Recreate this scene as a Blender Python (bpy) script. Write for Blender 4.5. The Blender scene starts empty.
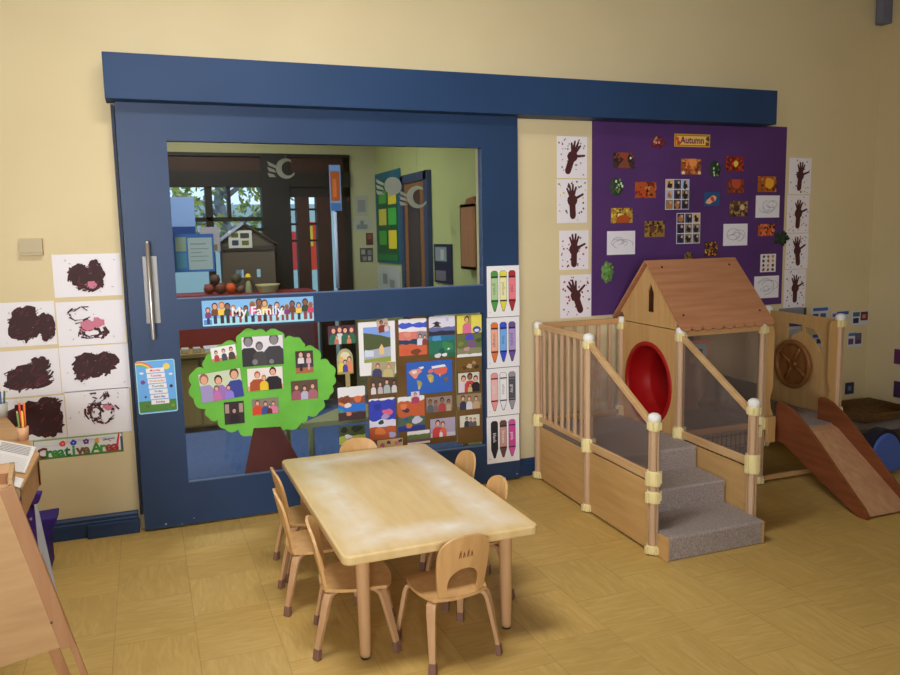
import bpy, bmesh, math, random
from mathutils import Vector, Matrix
C = bpy.context.scene.collection
PI = math.pi
# ------------------------------------------------------------ camera frame
F = 791.19
CO = Vector((0.0, -4.5032, 1.5651))
RX = Vector((0.93258141, -0.36041371, -0.01984644))
RY = Vector((0.06495203, 0.11347233, 0.99141579))
RZ = Vector((0.35506782, 0.925865, -0.12923179))
def U(u, v, X=None, Y=None, Z=None):
    d = RX*((u-450)/F) + RY*((337.5-v)/F) + RZ
    t = (X-CO.x)/d.x if X is not None else (Y-CO.y)/d.y if Y is not None else (Z-CO.z)/d.z
    return CO + d*t
# ------------------------------------------------------------ materials
def lin(c):
    c /= 255.0
    return c/12.92 if c <= .04045 else ((c+.055)/1.055)**2.4
MC = {}
GAIN = 1.45
def mat(r, g, b, rough=.6, gain=None, spec=.3):
    """plain paint of a colour read as 0..255"""
    gain = GAIN if gain is None else gain
    k = (r, g, b, rough, gain)
    if k not in MC:
        m = bpy.data.materials.new('paint'); m.use_nodes = True
        p = m.node_tree.nodes['Principled BSDF']
        p.inputs['Base Color'].default_value = (min(.86, lin(r)*gain), min(.86, lin(g)*gain), min(.86, lin(b)*gain), 1)
        p.inputs['Roughness'].default_value = rough
        p.inputs['Specular IOR Level'].default_value = spec
        MC[k] = m
    return MC[k]
def nodes(m):
    return m.node_tree.nodes, m.node_tree.links
def base(name, rough=.6, spec=.3):
    m = bpy.data.materials.new(name); m.use_nodes = True
    p = m.node_tree.nodes['Principled BSDF']
    p.inputs['Roughness'].default_value = rough
    p.inputs['Specular IOR Level'].default_value = spec
    return m, p
def lc(c, gain=1.0):
    return (min(.9, lin(c[0])*gain), min(.9, lin(c[1])*gain), min(.9, lin(c[2])*gain), 1)
def noisy(name, c1, c2, scale=(1, 1, 1), nscale=6, rough=.6, spec=.3, bump=0, detail=4, gain=1.0, coord='Object', fac=(.35, .65)):
    m, p = base(name, rough, spec); N, L = nodes(m)
    tc = N.new('ShaderNodeTexCoord'); mp = N.new('ShaderNodeMapping'); mp.inputs['Scale'].default_value = scale
    n = N.new('ShaderNodeTexNoise'); n.inputs['Scale'].default_value = nscale; n.inputs['Detail'].default_value = detail
    r = N.new('ShaderNodeValToRGB'); r.color_ramp.elements[0].position = fac[0]; r.color_ramp.elements[1].position = fac[1]
    r.color_ramp.elements[0].color = lc(c1, gain); r.color_ramp.elements[1].color = lc(c2, gain)
    L.new(tc.outputs[coord], mp.inputs['Vector']); L.new(mp.outputs[0], n.inputs['Vector']); L.new(n.outputs['Fac'], r.inputs['Fac'])
    L.new(r.outputs['Color'], p.inputs['Base Color'])
    if bump:
        b = N.new('ShaderNodeBump'); b.inputs['Strength'].default_value = bump; b.inputs['Distance'].default_value = .004
        L.new(n.outputs['Fac'], b.inputs['Height']); L.new(b.outputs[0], p.inputs['Normal'])
    return m
wall_m = noisy('wall_paint', (204, 189, 148), (210, 195, 154), nscale=1.3, rough=.75, spec=.15, gain=1.15, bump=.05)
blue_m = noisy('blue_gloss', (38, 61, 94), (42, 66, 101), nscale=2, rough=.42, spec=.32, gain=1.0)
trunk_m = noisy('header_blue', (38, 64, 100), (42, 69, 107), nscale=2, rough=.5, spec=.25, gain=1.0)
ceil_m = noisy('ceiling_darkened', (138, 132, 120), (144, 138, 126), nscale=3, rough=.9)  # ceilings out of view, darkened so they bounce less light
def wood(name, c1, c2, axis='x', rough=.45, gain=1.1, sc=1.0):
    s = {'x': (1.2, 14, 14), 'y': (14, 1.2, 14), 'z': (14, 14, 1.2)}[axis]
    return noisy(name, c1, c2, scale=tuple(q*sc for q in s), nscale=2.2, rough=rough, gain=gain, bump=.04, fac=(.3, .7))
ply_h = wood('birch_ply_horizontal_grain', (190, 150, 92), (203, 164, 106), 'y')
ply_z = wood('birch_ply_upright_grain', (192, 150, 92), (205, 165, 108), 'z')
ply_x = wood('birch_ply_cross_grain', (194, 146, 86), (209, 163, 100), 'x')
post_m = wood('beech_post', (188, 154, 120), (203, 171, 136), 'z')
rail_m = wood('beech_rail', (188, 144, 94), (204, 162, 112), 'x')
raily_m = wood('beech_rail_long', (194, 154, 104), (212, 176, 126), 'y')
roof_m = wood('roof_ply', (172, 116, 80), (188, 134, 96), 'x', rough=.5)
slide_m = wood('red_pine', (118, 66, 38), (138, 80, 48), 'y', rough=.35)
bed_m = wood('slide_bed_ply', (186, 138, 100), (202, 156, 116), 'y', rough=.22)
chair_m = wood('chair_bentwood', (195, 151, 97), (209, 169, 113), 'z', rough=.4)
leg_m = wood('chair_leg_wood', (180, 140, 100), (198, 160, 118), 'z', rough=.45)
tleg_m = wood('table_leg_wood', (184, 144, 102), (198, 160, 116), 'z', rough=.45)
easel_m = wood('easel_ply', (196, 156, 106), (210, 172, 122), 'x', gain=.95)
easelb_m = wood('easel_batten', (176, 128, 88), (190, 144, 102), 'z', gain=.95)
dark_w = noisy('dark_redwood', (50, 26, 20), (62, 34, 26), scale=(8, 8, 1), rough=.5)
frame_m = noisy('dark_window_frame', (24, 20, 20), (31, 25, 24), scale=(8, 8, 1), rough=.5)
green_wall = noisy('green_wall_paint', (168, 172, 112), (176, 180, 120), nscale=1.5, rough=.8)
cream_wall = noisy('cream_wall_paint', (166, 160, 120), (172, 166, 126), nscale=1.5, rough=.8)
carpet_m = noisy('grey_carpet', (146, 134, 128), (180, 168, 160), nscale=160, rough=.95, spec=.05, bump=.8, detail=2)
bluecarpet_m = noisy('blue_carpet', (76, 100, 150), (90, 114, 164), nscale=50, rough=.95, spec=.05)
clip_m = mat(232, 206, 150, .45, 1.2)
cap_m = mat(236, 224, 212, .4, 1.2)
steel_m, _p = base('brushed_steel', .32); _p.inputs['Metallic'].default_value = .85; _p.inputs['Base Color'].default_value = (.55, .53, .5, 1)
plate_m, _p = base('steel_plate', .45); _p.inputs['Metallic'].default_value = .4; _p.inputs['Base Color'].default_value = (.28, .28, .27, 1)
red_m = mat(166, 20, 20, .35, 1.0)
black_m = mat(18, 16, 16, .5, 1)
def glassy(name, tint, glossy, rough=.0, diff=None, dfac=0):
    m = bpy.data.materials.new(name); m.use_nodes = True; N, L = nodes(m); N.clear()
    out = N.new('ShaderNodeOutputMaterial'); tr = N.new('ShaderNodeBsdfTransparent'); tr.inputs[0].default_value = (*tint, 1)
    gl = N.new('ShaderNodeBsdfGlossy'); gl.inputs['Roughness'].default_value = rough; gl.inputs[0].default_value = (.9, .95, 1, 1)
    mx = N.new('ShaderNodeMixShader'); fr = N.new('ShaderNodeFresnel'); ge = N.new('ShaderNodeNewGeometry'); mr = N.new('ShaderNodeMapRange'); mr.inputs[3].default_value = glossy; mr.inputs[4].default_value = 1/glossy
    L.new(ge.outputs['Backfacing'], mr.inputs[0]); L.new(mr.outputs[0], fr.inputs[0])
    L.new(fr.outputs[0], mx.inputs[0])
    if diff:
        df = N.new('ShaderNodeBsdfDiffuse'); df.inputs[0].default_value = (*diff, 1)
        m2 = N.new('ShaderNodeMixShader'); m2.inputs[0].default_value = dfac
        L.new(tr.outputs[0], m2.inputs[1]); L.new(df.outputs[0], m2.inputs[2]); L.new(m2.outputs[0], mx.inputs[1])
    else: L.new(tr.outputs[0], mx.inputs[1])
    L.new(gl.outputs[0], mx.inputs[2]); L.new(mx.outputs[0], out.inputs[0])
    return m
glass_m = glassy('door_glass', (.88, .92, .93), 1.45)
acryl_m = glassy('smoked_acrylic', (.86, .82, .8), 1.42, .08, (.42, .36, .34), .13)
clear_m = glassy('clear_plastic', (.93, .95, .97), 1.4, .05, (.6, .6, .65), .12)
def floor_mat():
    m, p = base('vinyl_tiles', .42, .3); N, L = nodes(m)
    tc = N.new('ShaderNodeTexCoord'); sp = N.new('ShaderNodeSeparateXYZ'); L.new(tc.outputs['Object'], sp.inputs[0])
    def M(op, a, b=None, c=None):
        n = N.new('ShaderNodeMath'); n.operation = op
        for i, q in enumerate((a, b, c)):
            if q is None: continue
            if isinstance(q, (int, float)): n.inputs[i].default_value = q
            else: L.new(q, n.inputs[i])
        return n.outputs[0]
    W, D = .305, .385
    cx = M('DIVIDE', M('ADD', sp.outputs[0], .2040+W*40), W)
    col = M('FLOOR', cx); fx = M('FRACT', cx)
    par = M('MODULO', col, 2.0)
    cy = M('DIVIDE', M('ADD', M('ADD', sp.outputs[1], .932+D*40), M('MULTIPLY', par, -.135)), D)
    row = M('FLOOR', cy); fy = M('FRACT', cy)
    ex = M('MULTIPLY', M('MINIMUM', fx, M('SUBTRACT', 1, fx)), W)
    ey = M('MULTIPLY', M('MINIMUM', fy, M('SUBTRACT', 1, fy)), D)
    e = M('MINIMUM', ex, M('ADD', ey, .0))
    # joint strength varies from place to place
    nz = N.new('ShaderNodeTexNoise'); nz.inputs['Scale'].default_value = 2.2; L.new(tc.outputs['Object'], nz.inputs['Vector'])
    thr = M('MULTIPLY', nz.outputs['Fac'], .0042)
    joint = M('SUBTRACT', 1, M('MINIMUM', 1, M('DIVIDE', e, thr)))
    wn = N.new('ShaderNodeTexWhiteNoise'); wn.noise_dimensions = '2D'; cb = N.new('ShaderNodeCombineXYZ')
    L.new(col, cb.inputs[0]); L.new(row, cb.inputs[1]); L.new(cb.outputs[0], wn.inputs['Vector'])
    mp = N.new('ShaderNodeMapping'); mp.inputs['Scale'].default_value = (2.5, 16, 1); L.new(tc.outputs['Object'], mp.inputs['Vector'])
    mp2 = N.new('ShaderNodeMapping'); mp2.inputs['Scale'].default_value = (16, 2.5, 1); L.new(tc.outputs['Object'], mp2.inputs['Vector'])
    n1 = N.new('ShaderNodeTexNoise'); n1.inputs['Scale'].default_value = 2; n1.inputs['Detail'].default_value = 6; n1.inputs['Distortion'].default_value = 1.5; L.new(mp.outputs[0], n1.inputs['Vector'])
    n2 = N.new('ShaderNodeTexNoise'); n2.inputs['Scale'].default_value = 2; n2.inputs['Detail'].default_value = 6; n2.inputs['Distortion'].default_value = 1.5; L.new(mp2.outputs[0], n2.inputs['Vector'])
    pick = M('MODULO', M('ADD', col, row), 2.0)
    g = M('ADD', M('MULTIPLY', n1.outputs['Fac'], pick), M('MULTIPLY', n2.outputs['Fac'], M('SUBTRACT', 1, pick)))
    r = N.new('ShaderNodeValToRGB'); el = r.color_ramp.elements
    el[0].position = .3; el[0].color = lc((192, 158, 86)); el[1].position = .72; el[1].color = lc((208, 176, 104))
    el2 = el.new(.5); el2.color = lc((199, 165, 92))
    L.new(g, r.inputs['Fac'])
    hs = N.new('ShaderNodeHueSaturation'); L.new(r.outputs[0], hs.inputs['Color'])
    L.new(M('ADD', .95, M('MULTIPLY', wn.outputs['Value'], .1)), hs.inputs['Value'])
    mx = N.new('ShaderNodeMix'); mx.data_type = 'RGBA'; L.new(M('MULTIPLY', joint, .45), mx.inputs[0])
    L.new(hs.outputs[0], mx.inputs[6]); mx.inputs[7].default_value = lc((90, 66, 34))
    L.new(mx.outputs[2], p.inputs['Base Color'])
    L.new(M('ADD', .36, M('MULTIPLY', nz.outputs['Fac'], .2)), p.inputs['Roughness'])
    return m
def tabletop_mat(hw, hd):
    m, p = base('worn_birch_tabletop', .36, .35); N, L = nodes(m)
    tc = N.new('ShaderNodeTexCoord'); sp = N.new('ShaderNodeSeparateXYZ'); L.new(tc.outputs['Object'], sp.inputs[0])
    def M(op, a, b=None):
        n = N.new('ShaderNodeMath'); n.operation = op
        for i, q in enumerate((a, b)):
            if q is None: continue
            if isinstance(q, (int, float)): n.inputs[i].default_value = q
            else: L.new(q, n.inputs[i])
        return n.outputs[0]
    mp = N.new('ShaderNodeMapping'); mp.inputs['Scale'].default_value = (9, 1.5, 1); L.new(tc.outputs['Object'], mp.inputs['Vector'])
    n = N.new('ShaderNodeTexNoise'); n.inputs['Scale'].default_value = 2.5; n.inputs['Detail'].default_value = 5; L.new(mp.outputs[0], n.inputs['Vector'])
    r = N.new('ShaderNodeValToRGB'); r.color_ramp.elements[0].position = .3; r.color_ramp.elements[1].position = .7
    r.color_ramp.elements[0].color = lc((212, 182, 124), 1.08); r.color_ramp.elements[1].color = lc((222, 196, 142), 1.08); L.new(n.outputs['Fac'], r.inputs['Fac'])
    ax = M('SUBTRACT', hw, M('ABSOLUTE', sp.outputs[0])); ay = M('SUBTRACT', hd, M('ABSOLUTE', sp.outputs[1]))
    d = M('MINIMUM', ax, ay)
    w = M('SUBTRACT', 1, M('MINIMUM', 1, M('DIVIDE', M('ABSOLUTE', M('SUBTRACT', d, .13)), .115)))
    n2 = N.new('ShaderNodeTexNoise'); n2.inputs['Scale'].default_value = 7; n2.inputs['Detail'].default_value = 6; L.new(tc.outputs['Object'], n2.inputs['Vector'])
    w2 = M('MULTIPLY', w, M('MULTIPLY', M('SUBTRACT', n2.outputs['Fac'], .2), 2.1))
    mx = N.new('ShaderNodeMix'); mx.data_type = 'RGBA'; mx.clamp_factor = True; L.new(w2, mx.inputs[0])
    L.new(r.outputs[0], mx.inputs[6]); mx.inputs[7].default_value = lc((226, 218, 206), 1.2)
    L.new(mx.outputs[2], p.inputs['Base Color'])
    return m
# ------------------------------------------------------------ mesh builder
ORG = {}
class MB:
    def __init__(s): s.v = []; s.f = []; s.m = []; s.mats = []; s.sm = []
    def mi(s, m):
        if m not in s.mats: s.mats.append(m)
        return s.mats.index(m)
    def add(s, vs, fs, m, smooth=False):
        o = len(s.v); s.v += [Vector(q) for q in vs]; k = s.mi(m)
        for f in fs: s.f.append([o+i for i in f]); s.m.append(k); s.sm.append(smooth)
        return s
    def box(s, x0, x1, y0, y1, z0, z1, m):
        vs = [(x, y, z) for z in (z0, z1) for y in (y0, y1) for x in (x0, x1)]
        return s.add(vs, [(0, 2, 3, 1), (4, 5, 7, 6), (0, 1, 5, 4), (2, 6, 7, 3), (0, 4, 6, 2), (1, 3, 7, 5)], m)
    def prism(s, pts, d, m):
        """pts: 3D outline (any plane), d: extrusion vector"""
        n = len(pts); d = Vector(d); a = [Vector(p) for p in pts]; b = [p+d for p in a]
        return s.add(a+b, [tuple(range(n-1, -1, -1)), tuple(range(n, 2*n))]+[(i, (i+1) % n, n+(i+1) % n, n+i) for i in range(n)], m)
    def cyl(s, p0, p1, r0, r1, m, n=16, caps=True):
        p0 = Vector(p0); p1 = Vector(p1); d = (p1-p0).normalized(); a = d.orthogonal().normalized(); b = d.cross(a)
        vs = [p+(a*math.cos(2*PI*i/n)+b*math.sin(2*PI*i/n))*r for p, r in ((p0, r0), (p1, r1)) for i in range(n)]
        s.add(vs, [(i, (i+1) % n, n+(i+1) % n, n+i) for i in range(n)], m, True)
        if caps: s.add(vs, [tuple(range(n-1, -1, -1)), tuple(range(n, 2*n))], m)
        return s
    def lathe(s, c, axis, prof, m, n=24, smooth=True):
        """prof: list of (radius, height along axis)"""
        c = Vector(c); d = Vector(axis).normalized(); a = d.orthogonal().normalized(); b = d.cross(a)
        vs = [c+d*h+(a*math.cos(2*PI*i/n)+b*math.sin(2*PI*i/n))*max(r, 1e-5) for r, h in prof for i in range(n)]
        fs = [(k*n+i, k*n+(i+1) % n, (k+1)*n+(i+1) % n, (k+1)*n+i) for k in range(len(prof)-1) for i in range(n)]
        return s.add(vs, fs, m, smooth)
    def tube(s, pts, r, m, n=8):
        pts = [Vector(p) for p in pts]; rings = []; prev = None
        for i, p in enumerate(pts):
            d = (pts[min(i+1, len(pts)-1)]-pts[max(i-1, 0)]).normalized()
            a = d.orthogonal().normalized() if prev is None else (prev-d*prev.dot(d)).normalized()
            prev = a; b = d.cross(a); rr = r[i] if isinstance(r, (list, tuple)) else r
            rings += [p+(a*math.cos(2*PI*k/n)+b*math.sin(2*PI*k/n))*rr for k in range(n)]
        fs = [(k*n+i, k*n+(i+1) % n, (k+1)*n+(i+1) % n, (k+1)*n+i) for k in range(len(pts)-1) for i in range(n)]
        s.add(rings, fs, m, True); L = len(pts)
        return s.add(rings, [tuple(range(n-1, -1, -1)), tuple(range((L-1)*n, L*n))], m)
    def sweep(s, pts, side, w, t, m):
        """rectangular section; side: width direction; w, t half sizes per point"""
        pts = [Vector(p) for p in pts]; side = Vector(side).normalized(); vs = []
        for i, p in enumerate(pts):
            d = (pts[min(i+1, len(pts)-1)]-pts[max(i-1, 0)]).normalized()
            a = (side-d*side.dot(d)).normalized(); b = d.cross(a)
            vs += [p+a*w[i]+b*t[i], p-a*w[i]+b*t[i], p-a*w[i]-b*t[i], p+a*w[i]-b*t[i]]
        fs = [(k*4+i, k*4+(i+1) % 4, (k+1)*4+(i+1) % 4, (k+1)*4+i) for k in range(len(pts)-1) for i in range(4)]
        L = len(pts)
        return s.add(vs, fs+[(3, 2, 1, 0), (4*L-4, 4*L-3, 4*L-2, 4*L-1)], m)
    def plate(s, outlines, d, m, to3d):
        """outlines: 2D loops (first outer, then holes); to3d: (a,b)->Vector; d: thickness vector"""
        cu = bpy.data.curves.new('tmp', 'CURVE'); cu.dimensions = '2D'; cu.fill_mode = 'FRONT'
        for lp in outlines:
            sp = cu.splines.new('POLY'); sp.points.add(len(lp)-1); sp.use_cyclic_u = True
            for q, (a, b) in zip(sp.points, lp): q.co = (a, b, 0, 1)
        ob = bpy.data.objects.new('tmp', cu); me = bpy.data.meshes.new_from_object(ob)
        P = [(q.co.x, q.co.y) for q in me.vertices]; T = [tuple(f.vertices) for f in me.polygons]
        bpy.data.objects.remove(ob); bpy.data.curves.remove(cu); bpy.data.meshes.remove(me)
        d = Vector(d); k = len(P); A = [to3d(*p) for p in P]; B = [p+d for p in A]
        s.add(A+B, T+[tuple(k+i for i in reversed(t)) for t in T], m)
        for lp in outlines:
            n = len(lp); a = [to3d(*p) for p in lp]; b = [p+d for p in a]
            s.add(a+b, [(i, (i+1) % n, n+(i+1) % n, n+i) for i in range(n)], m)
        return s
    def build(s, name, parent=None, origin=None, bevel=0, seg=2, local=False):
        me = bpy.data.meshes.new(name)
        o = Vector((0, 0, 0))
        if parent is not None and not local: o = ORG.get(parent.name, o)
        elif parent is None:
            o = Vector(origin) if origin is not None else Vector((0, 0, 0))
        me.from_pydata([tuple(q-o) for q in s.v], [], s.f)
        for q in s.mats: me.materials.append(q)
        for i, p in enumerate(me.polygons): p.material_index = s.m[i]; p.use_smooth = s.sm[i]
        bm = bmesh.new(); bm.from_mesh(me)
        bmesh.ops.remove_doubles(bm, verts=bm.verts, dist=1e-6)
        bmesh.ops.recalc_face_normals(bm, faces=bm.faces); bm.to_mesh(me); bm.free()
        ob = bpy.data.objects.new(name, me); C.objects.link(ob)
        if parent is not None: ob.parent = parent; ORG[ob.name] = o
        else: ob.location = o; ORG[ob.name] = o
        if bevel:
            b = ob.modifiers.new('bevel', 'BEVEL'); b.width = bevel; b.segments = seg; b.limit_method = 'ANGLE'; b.angle_limit = .6
        return ob
def tag(o, label=None, cat=None, group=None, kind=None):
    if label: o['label'] = label
    if cat: o['category'] = cat
    if group: o['group'] = group
    if kind: o['kind'] = kind
    return o
def thing(name, label, cat, loc=(0, 0, 0), rz=0, group=None):
    o = bpy.data.objects.new(name, None); C.objects.link(o); o.empty_display_size = .1
    o.location = loc; o.rotation_euler = (0, 0, rz); ORG[o.name] = Vector(loc)
    return tag(o, label, cat, group)
def copy_tree(o, parent=None):
    c = o.copy(); C.objects.link(c)
    if parent is not None: c.parent = parent
    for ch in [q for q in C.objects if q.parent == o]: copy_tree(ch, c)
    return c
def arc(cx, cy, r, a0, a1, n=10, ry=None):
    ry = r if ry is None else ry
    return [(cx+r*math.cos(math.radians(a0+(a1-a0)*i/n)), cy+ry*math.sin(math.radians(a0+(a1-a0)*i/n))) for i in range(n+1)]
def rrect(x0, x1, y0, y1, r, n=5):
    return arc(x1-r, y1-r, r, 0, 90, n)+arc(x0+r, y1-r, r, 90, 180, n)+arc(x0+r, y0+r, r, 180, 270, n)+arc(x1-r, y0+r, r, 270, 360, n)
def circ(cx, cy, r, n=32, ry=None):
    return arc(cx, cy, r, 0, 360*(n-1)/n, n-1, ry)
GLY = {}
def glyphs(t, off=0):
    k = (t, off)
    if k not in GLY:
        cu = bpy.data.curves.new('tmp', 'FONT'); cu.body = t; cu.align_x = 'CENTER'; cu.align_y = 'CENTER'; cu.size = 1; cu.offset = off; cu.resolution_u = 2
        ob = bpy.data.objects.new('tmp', cu); me = bpy.data.meshes.new_from_object(ob)
        GLY[k] = ([tuple(q.co) for q in me.vertices], [tuple(f.vertices) for f in me.polygons])
        bpy.data.objects.remove(ob); bpy.data.curves.remove(cu); bpy.data.meshes.remove(me)
    return GLY[k]
# ------------------------------------------------------------ flat paper things
class Pic:
    """a sheet of paper: local u right, v up from its centre; marks are printed in thin layers"""
    def __init__(s, w, h, paper=(214, 208, 216), th=.0012, outline=None, clip=True, thick_m=None):
        s.w = w; s.h = h; s.mb = MB(); s.z = th; s.clip = clip
        pm = thick_m or mat(*paper)
        s.outline = outline
        out = outline or [(-w/2, -h/2), (w/2, -h/2), (w/2, h/2), (-w/2, h/2)]
        s.mb.prism([(a, 0, b) for a, b in out], (0, -th, 0), pm)
    def poly(s, pts, c, clip=True, up=True):
        if up: s.z += .00006
        if s.clip and clip:
            pts = s.cut(pts)
            if len(pts) < 3: return s
        m = mat(*c) if isinstance(c, tuple) else c
        s.mb.add([(a, -s.z, b) for a, b in pts], [tuple(range(len(pts)))], m)
        return s
    def cut(s, pts):
        for ax, lim, sg in ((0, s.w/2*.995, 1), (0, -s.w/2*.995, -1), (1, s.h/2*.995, 1), (1, -s.h/2*.995, -1)):
            o = []
            for i in range(len(pts)):
                p, q = pts[i-1], pts[i]
                ip = (p[ax]-lim)*sg <= 0; iq = (q[ax]-lim)*sg <= 0
                if ip != iq:
                    t = (lim-p[ax])/(q[ax]-p[ax]); o.append((p[0]+(q[0]-p[0])*t, p[1]+(q[1]-p[1])*t))
                if iq: o.append(q)
            pts = o
            if len(pts) < 3: return []
        return pts
    def rect(s, x0, x1, y0, y1, c): return s.poly([(x0, y0), (x1, y0), (x1, y1), (x0, y1)], c)
    def fr(s, x0, x1, y0, y1, c):   # fractions of the sheet
        return s.rect((x0-.5)*s.w, (x1-.5)*s.w, (y0-.5)*s.h, (y1-.5)*s.h, c)
    def disc(s, x, y, r, c, ry=None, n=10, rot=0):
        ry = ry or r; cs, sn = math.cos(rot), math.sin(rot); P = []
        for i in range(n):
            a = 2*PI*i/n; p, q = r*math.cos(a), ry*math.sin(a); P.append((x+p*cs-q*sn, y+p*sn+q*cs))
        return s.poly(P, c)
    def blob(s, x, y, r, c, rnd, ry=None, n=12, j=.3, rot=0):
        ry = ry or r; cs, sn = math.cos(rot), math.sin(rot); P = []
        for i in range(n):
            a = 2*PI*i/n; k = 1+rnd.uniform(-j, j); p, q = r*k*math.cos(a), ry*k*math.sin(a); P.append((x+p*cs-q*sn, y+p*sn+q*cs))
        return s.poly(P, c)
    def stroke(s, a, b, w0, w1, c):
        dx, dy = b[0]-a[0], b[1]-a[1]; L = math.hypot(dx, dy) or 1; t = math.atan2(dy, dx)
        P = [(a[0]+w0*math.cos(t+PI/2+PI*i/4), a[1]+w0*math.sin(t+PI/2+PI*i/4)) for i in range(5)]
        P += [(b[0]+w1*math.cos(t-PI/2+PI*i/4), b[1]+w1*math.sin(t-PI/2+PI*i/4)) for i in range(5)]
        return s.poly(P, c)
    def text(s, t, x, y, size, c, off=.0, rot=0, sx=1):
        s.z += .00008; V_, F_ = glyphs(t, off); cs, sn = math.cos(rot), math.sin(rot)
        s.mb.add([(x+(a*cs*sx-b*sn)*size, -s.z, y+(a*sn*sx+b*cs)*size) for a, b, _ in V_], F_, mat(*c))
        return s
    def person(s, x, y, h, shirt, hair, skin=(196, 150, 126), wide=1, legs=None):
        """head-and-shoulders figure, base at y, total height h"""
        w = h*.3*wide
        if legs:
            s.rect(x-w*.45, x+w*.45, y, y+h*.45, legs); y0 = y+h*.4; hh = h*.6
        else: y0 = y; hh = h
        s.poly([(x-w, y0), (x+w, y0), (x+w*.95, y0+hh*.42), (x+w*.5, y0+hh*.58), (x-w*.5, y0+hh*.58), (x-w*.95, y0+hh*.42)], shirt)
        s.disc(x, y0+hh*.8, h*.15, hair, h*.19); s.disc(x, y0+hh*.76, h*.11, skin, h*.14)
        return s
    def place(s, name, px, Y, label, cat, group=None, roll=0, off=.001, parent=None, kind=None):
        x0, y0, x1, y1 = px
        c = U((x0+x1)/2, (y0+y1)/2, Y=Y)
        for q in s.mb.v:
            a, b = q.x, q.z; q.x = a*math.cos(roll)-b*math.sin(roll); q.z = a*math.sin(roll)+b*math.cos(roll)
            q += Vector((c.x, Y-off, c.z))
        ob = s.mb.build(name, parent=parent, origin=(c.x, Y-off, c.z))
        return tag(ob, label, cat, group, kind)
def size(px, Y):
    x0, y0, x1, y1 = px
    return (U(x1, (y0+y1)/2, Y=Y).x-U(x0, (y0+y1)/2, Y=Y).x, U((x0+x1)/2, y0, Y=Y).z-U((x0+x1)/2, y1, Y=Y).z)
# ============================================================ ROOM SHELL
XW = 5.18; XL_ = -2.4; YF = -7.2; ZC = 3.45; YB = 3.0; XR = 2.146
fl = MB().box(XL_, XW, YF, 0.02, -.05, 0, floor_mat()).build('floor'); tag(fl, kind='structure')
cl = MB().box(XL_-.1, XW+.1, YF-.1, .2, ZC, ZC+.1, ceil_m).build('ceiling'); tag(cl, kind='structure')
DX0, DX1, DZ = .06, 2.0, 2.2
w = MB(); w.box(XL_-.1, DX0, 0, .2, 0, ZC, wall_m); w.box(DX1, XW+.1, 0, .2, 0, ZC, wall_m); w.box(DX0, DX1, 0, .2, DZ, ZC, wall_m)
tag(w.build('wall_back'), kind='structure')
tag(MB().box(XW, XW+.1, YF, 0, 0, ZC, wall_m).build('wall_right'), kind='structure')
# left wall and the wall behind the camera have the windows that light the room
def holed_wall(name, fixed, a0, a1, holes, axis):
    m = MB(); cur = a0
    def bx(p, q, z0, z1):
        if axis == 'y': m.box(fixed[0], fixed[1], p, q, z0, z1, wall_m)
        else: m.box(p, q, fixed[0], fixed[1], z0, z1, wall_m)
    for (p, q, z0, z1) in holes:
        bx(cur, p, 0, ZC); bx(p, q, 0, z0); bx(p, q, z1, ZC); cur = q
    bx(cur, a1, 0, ZC)
    return tag(m.build(name), kind='structure')
holed_wall('wall_left', (XL_-.1, XL_), YF, 0, [(-5.6, -3.2, 1.0, 2.6)], 'y')
holed_wall('wall_front', (YF-.1, YF), XL_, XW, [(-2.2, -.2, .95, 2.7)], 'x')
def win(n, x0, x1, y0, y1, z0, z1):
    root = thing('window_%d' % n, None, None, ((x0+x1)/2, (y0+y1)/2, z0)); tag(root, kind='structure')
    m = MB(); fm = mat(205, 200, 190); t = .05
    if x1-x0 > y1-y0:
        for k in range(4): xx = x0+(x1-x0-t)*k/3; m.box(xx, xx+t, y0, y1, z0, z1, fm)
        m.box(x0, x1, y0, y1, z0, z0+t, fm); m.box(x0, x1, y0, y1, z1-t, z1, fm)
    else:
        for k in range(4): yy = y0+(y1-y0-t)*k/3; m.box(x0, x1, yy, yy+t, z0, z1, fm)
        m.box(x0, x1, y0, y1, z0, z0+t, fm); m.box(x0, x1, y0, y1, z1-t, z1, fm)
    tag(m.build('window_frame', root), kind='structure')
win(1, XL_-.08, XL_-.02, -5.6, -3.2, 1.0, 2.6)
win(2, -2.2, -.2, YF-.08, YF-.02, .95, 2.7)
# skirting
def skirt(name, x0, x1):
    m = MB()
    m.prism([(x0, -.003, 0), (x0, -.026, 0), (x0, -.026, .078), (x0, -.02, .084), (x0, -.02, .098), (x0, -.012, .108), (x0, -.003, .112)], (x1-x0, 0, 0), blue_m)
    return tag(m.build(name), kind='structure')
skirt('baseboard_left', XL_, -.115)
skirt('baseboard_back', 2.18, XW)
tag(MB().box(-.37, -.112, -.058, -.028, 0, .075, blue_m).build('trim_1', bevel=.004), kind='structure')
# ============================================================ SLIDING DOOR AND TRACK
door = thing('door_1', None, None, (1.04, -.07, .005)); tag(door, kind='structure')
X0, X1, GL, GR, G1, G2, G3, G4 = -.086, 2.165, .152, 1.925, 2.075, 1.252, 1.087, .246
yd0, yd1 = -.07, -.012
m = MB()
m.box(X0, GL, yd0, yd1, .012, 2.3, blue_m); m.box(GR, X1, yd0, yd1, .012, 2.3, blue_m)
m.box(GL, GR, yd0, yd1, G1, 2.3, blue_m); m.box(GL, GR, yd0, yd1, G3, G2, blue_m); m.box(GL, GR, yd0, yd1, .012, G4, blue_m)
tag(m.build('door_frame', door), kind='structure')
m = MB(); bead = mat(96, 112, 142, .4, 1.0)
for z in (G2, G4): m.box(GL, GR, yd0+.002, yd0+.02, z, z+.007, bead)
tag(m.build('glazing_bead', door), kind='structure')
yg = -.045
tag(MB().box(GL, GR, yg, yg+.006, G2, G1, glass_m).build('window_pane', door), kind='structure')
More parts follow.
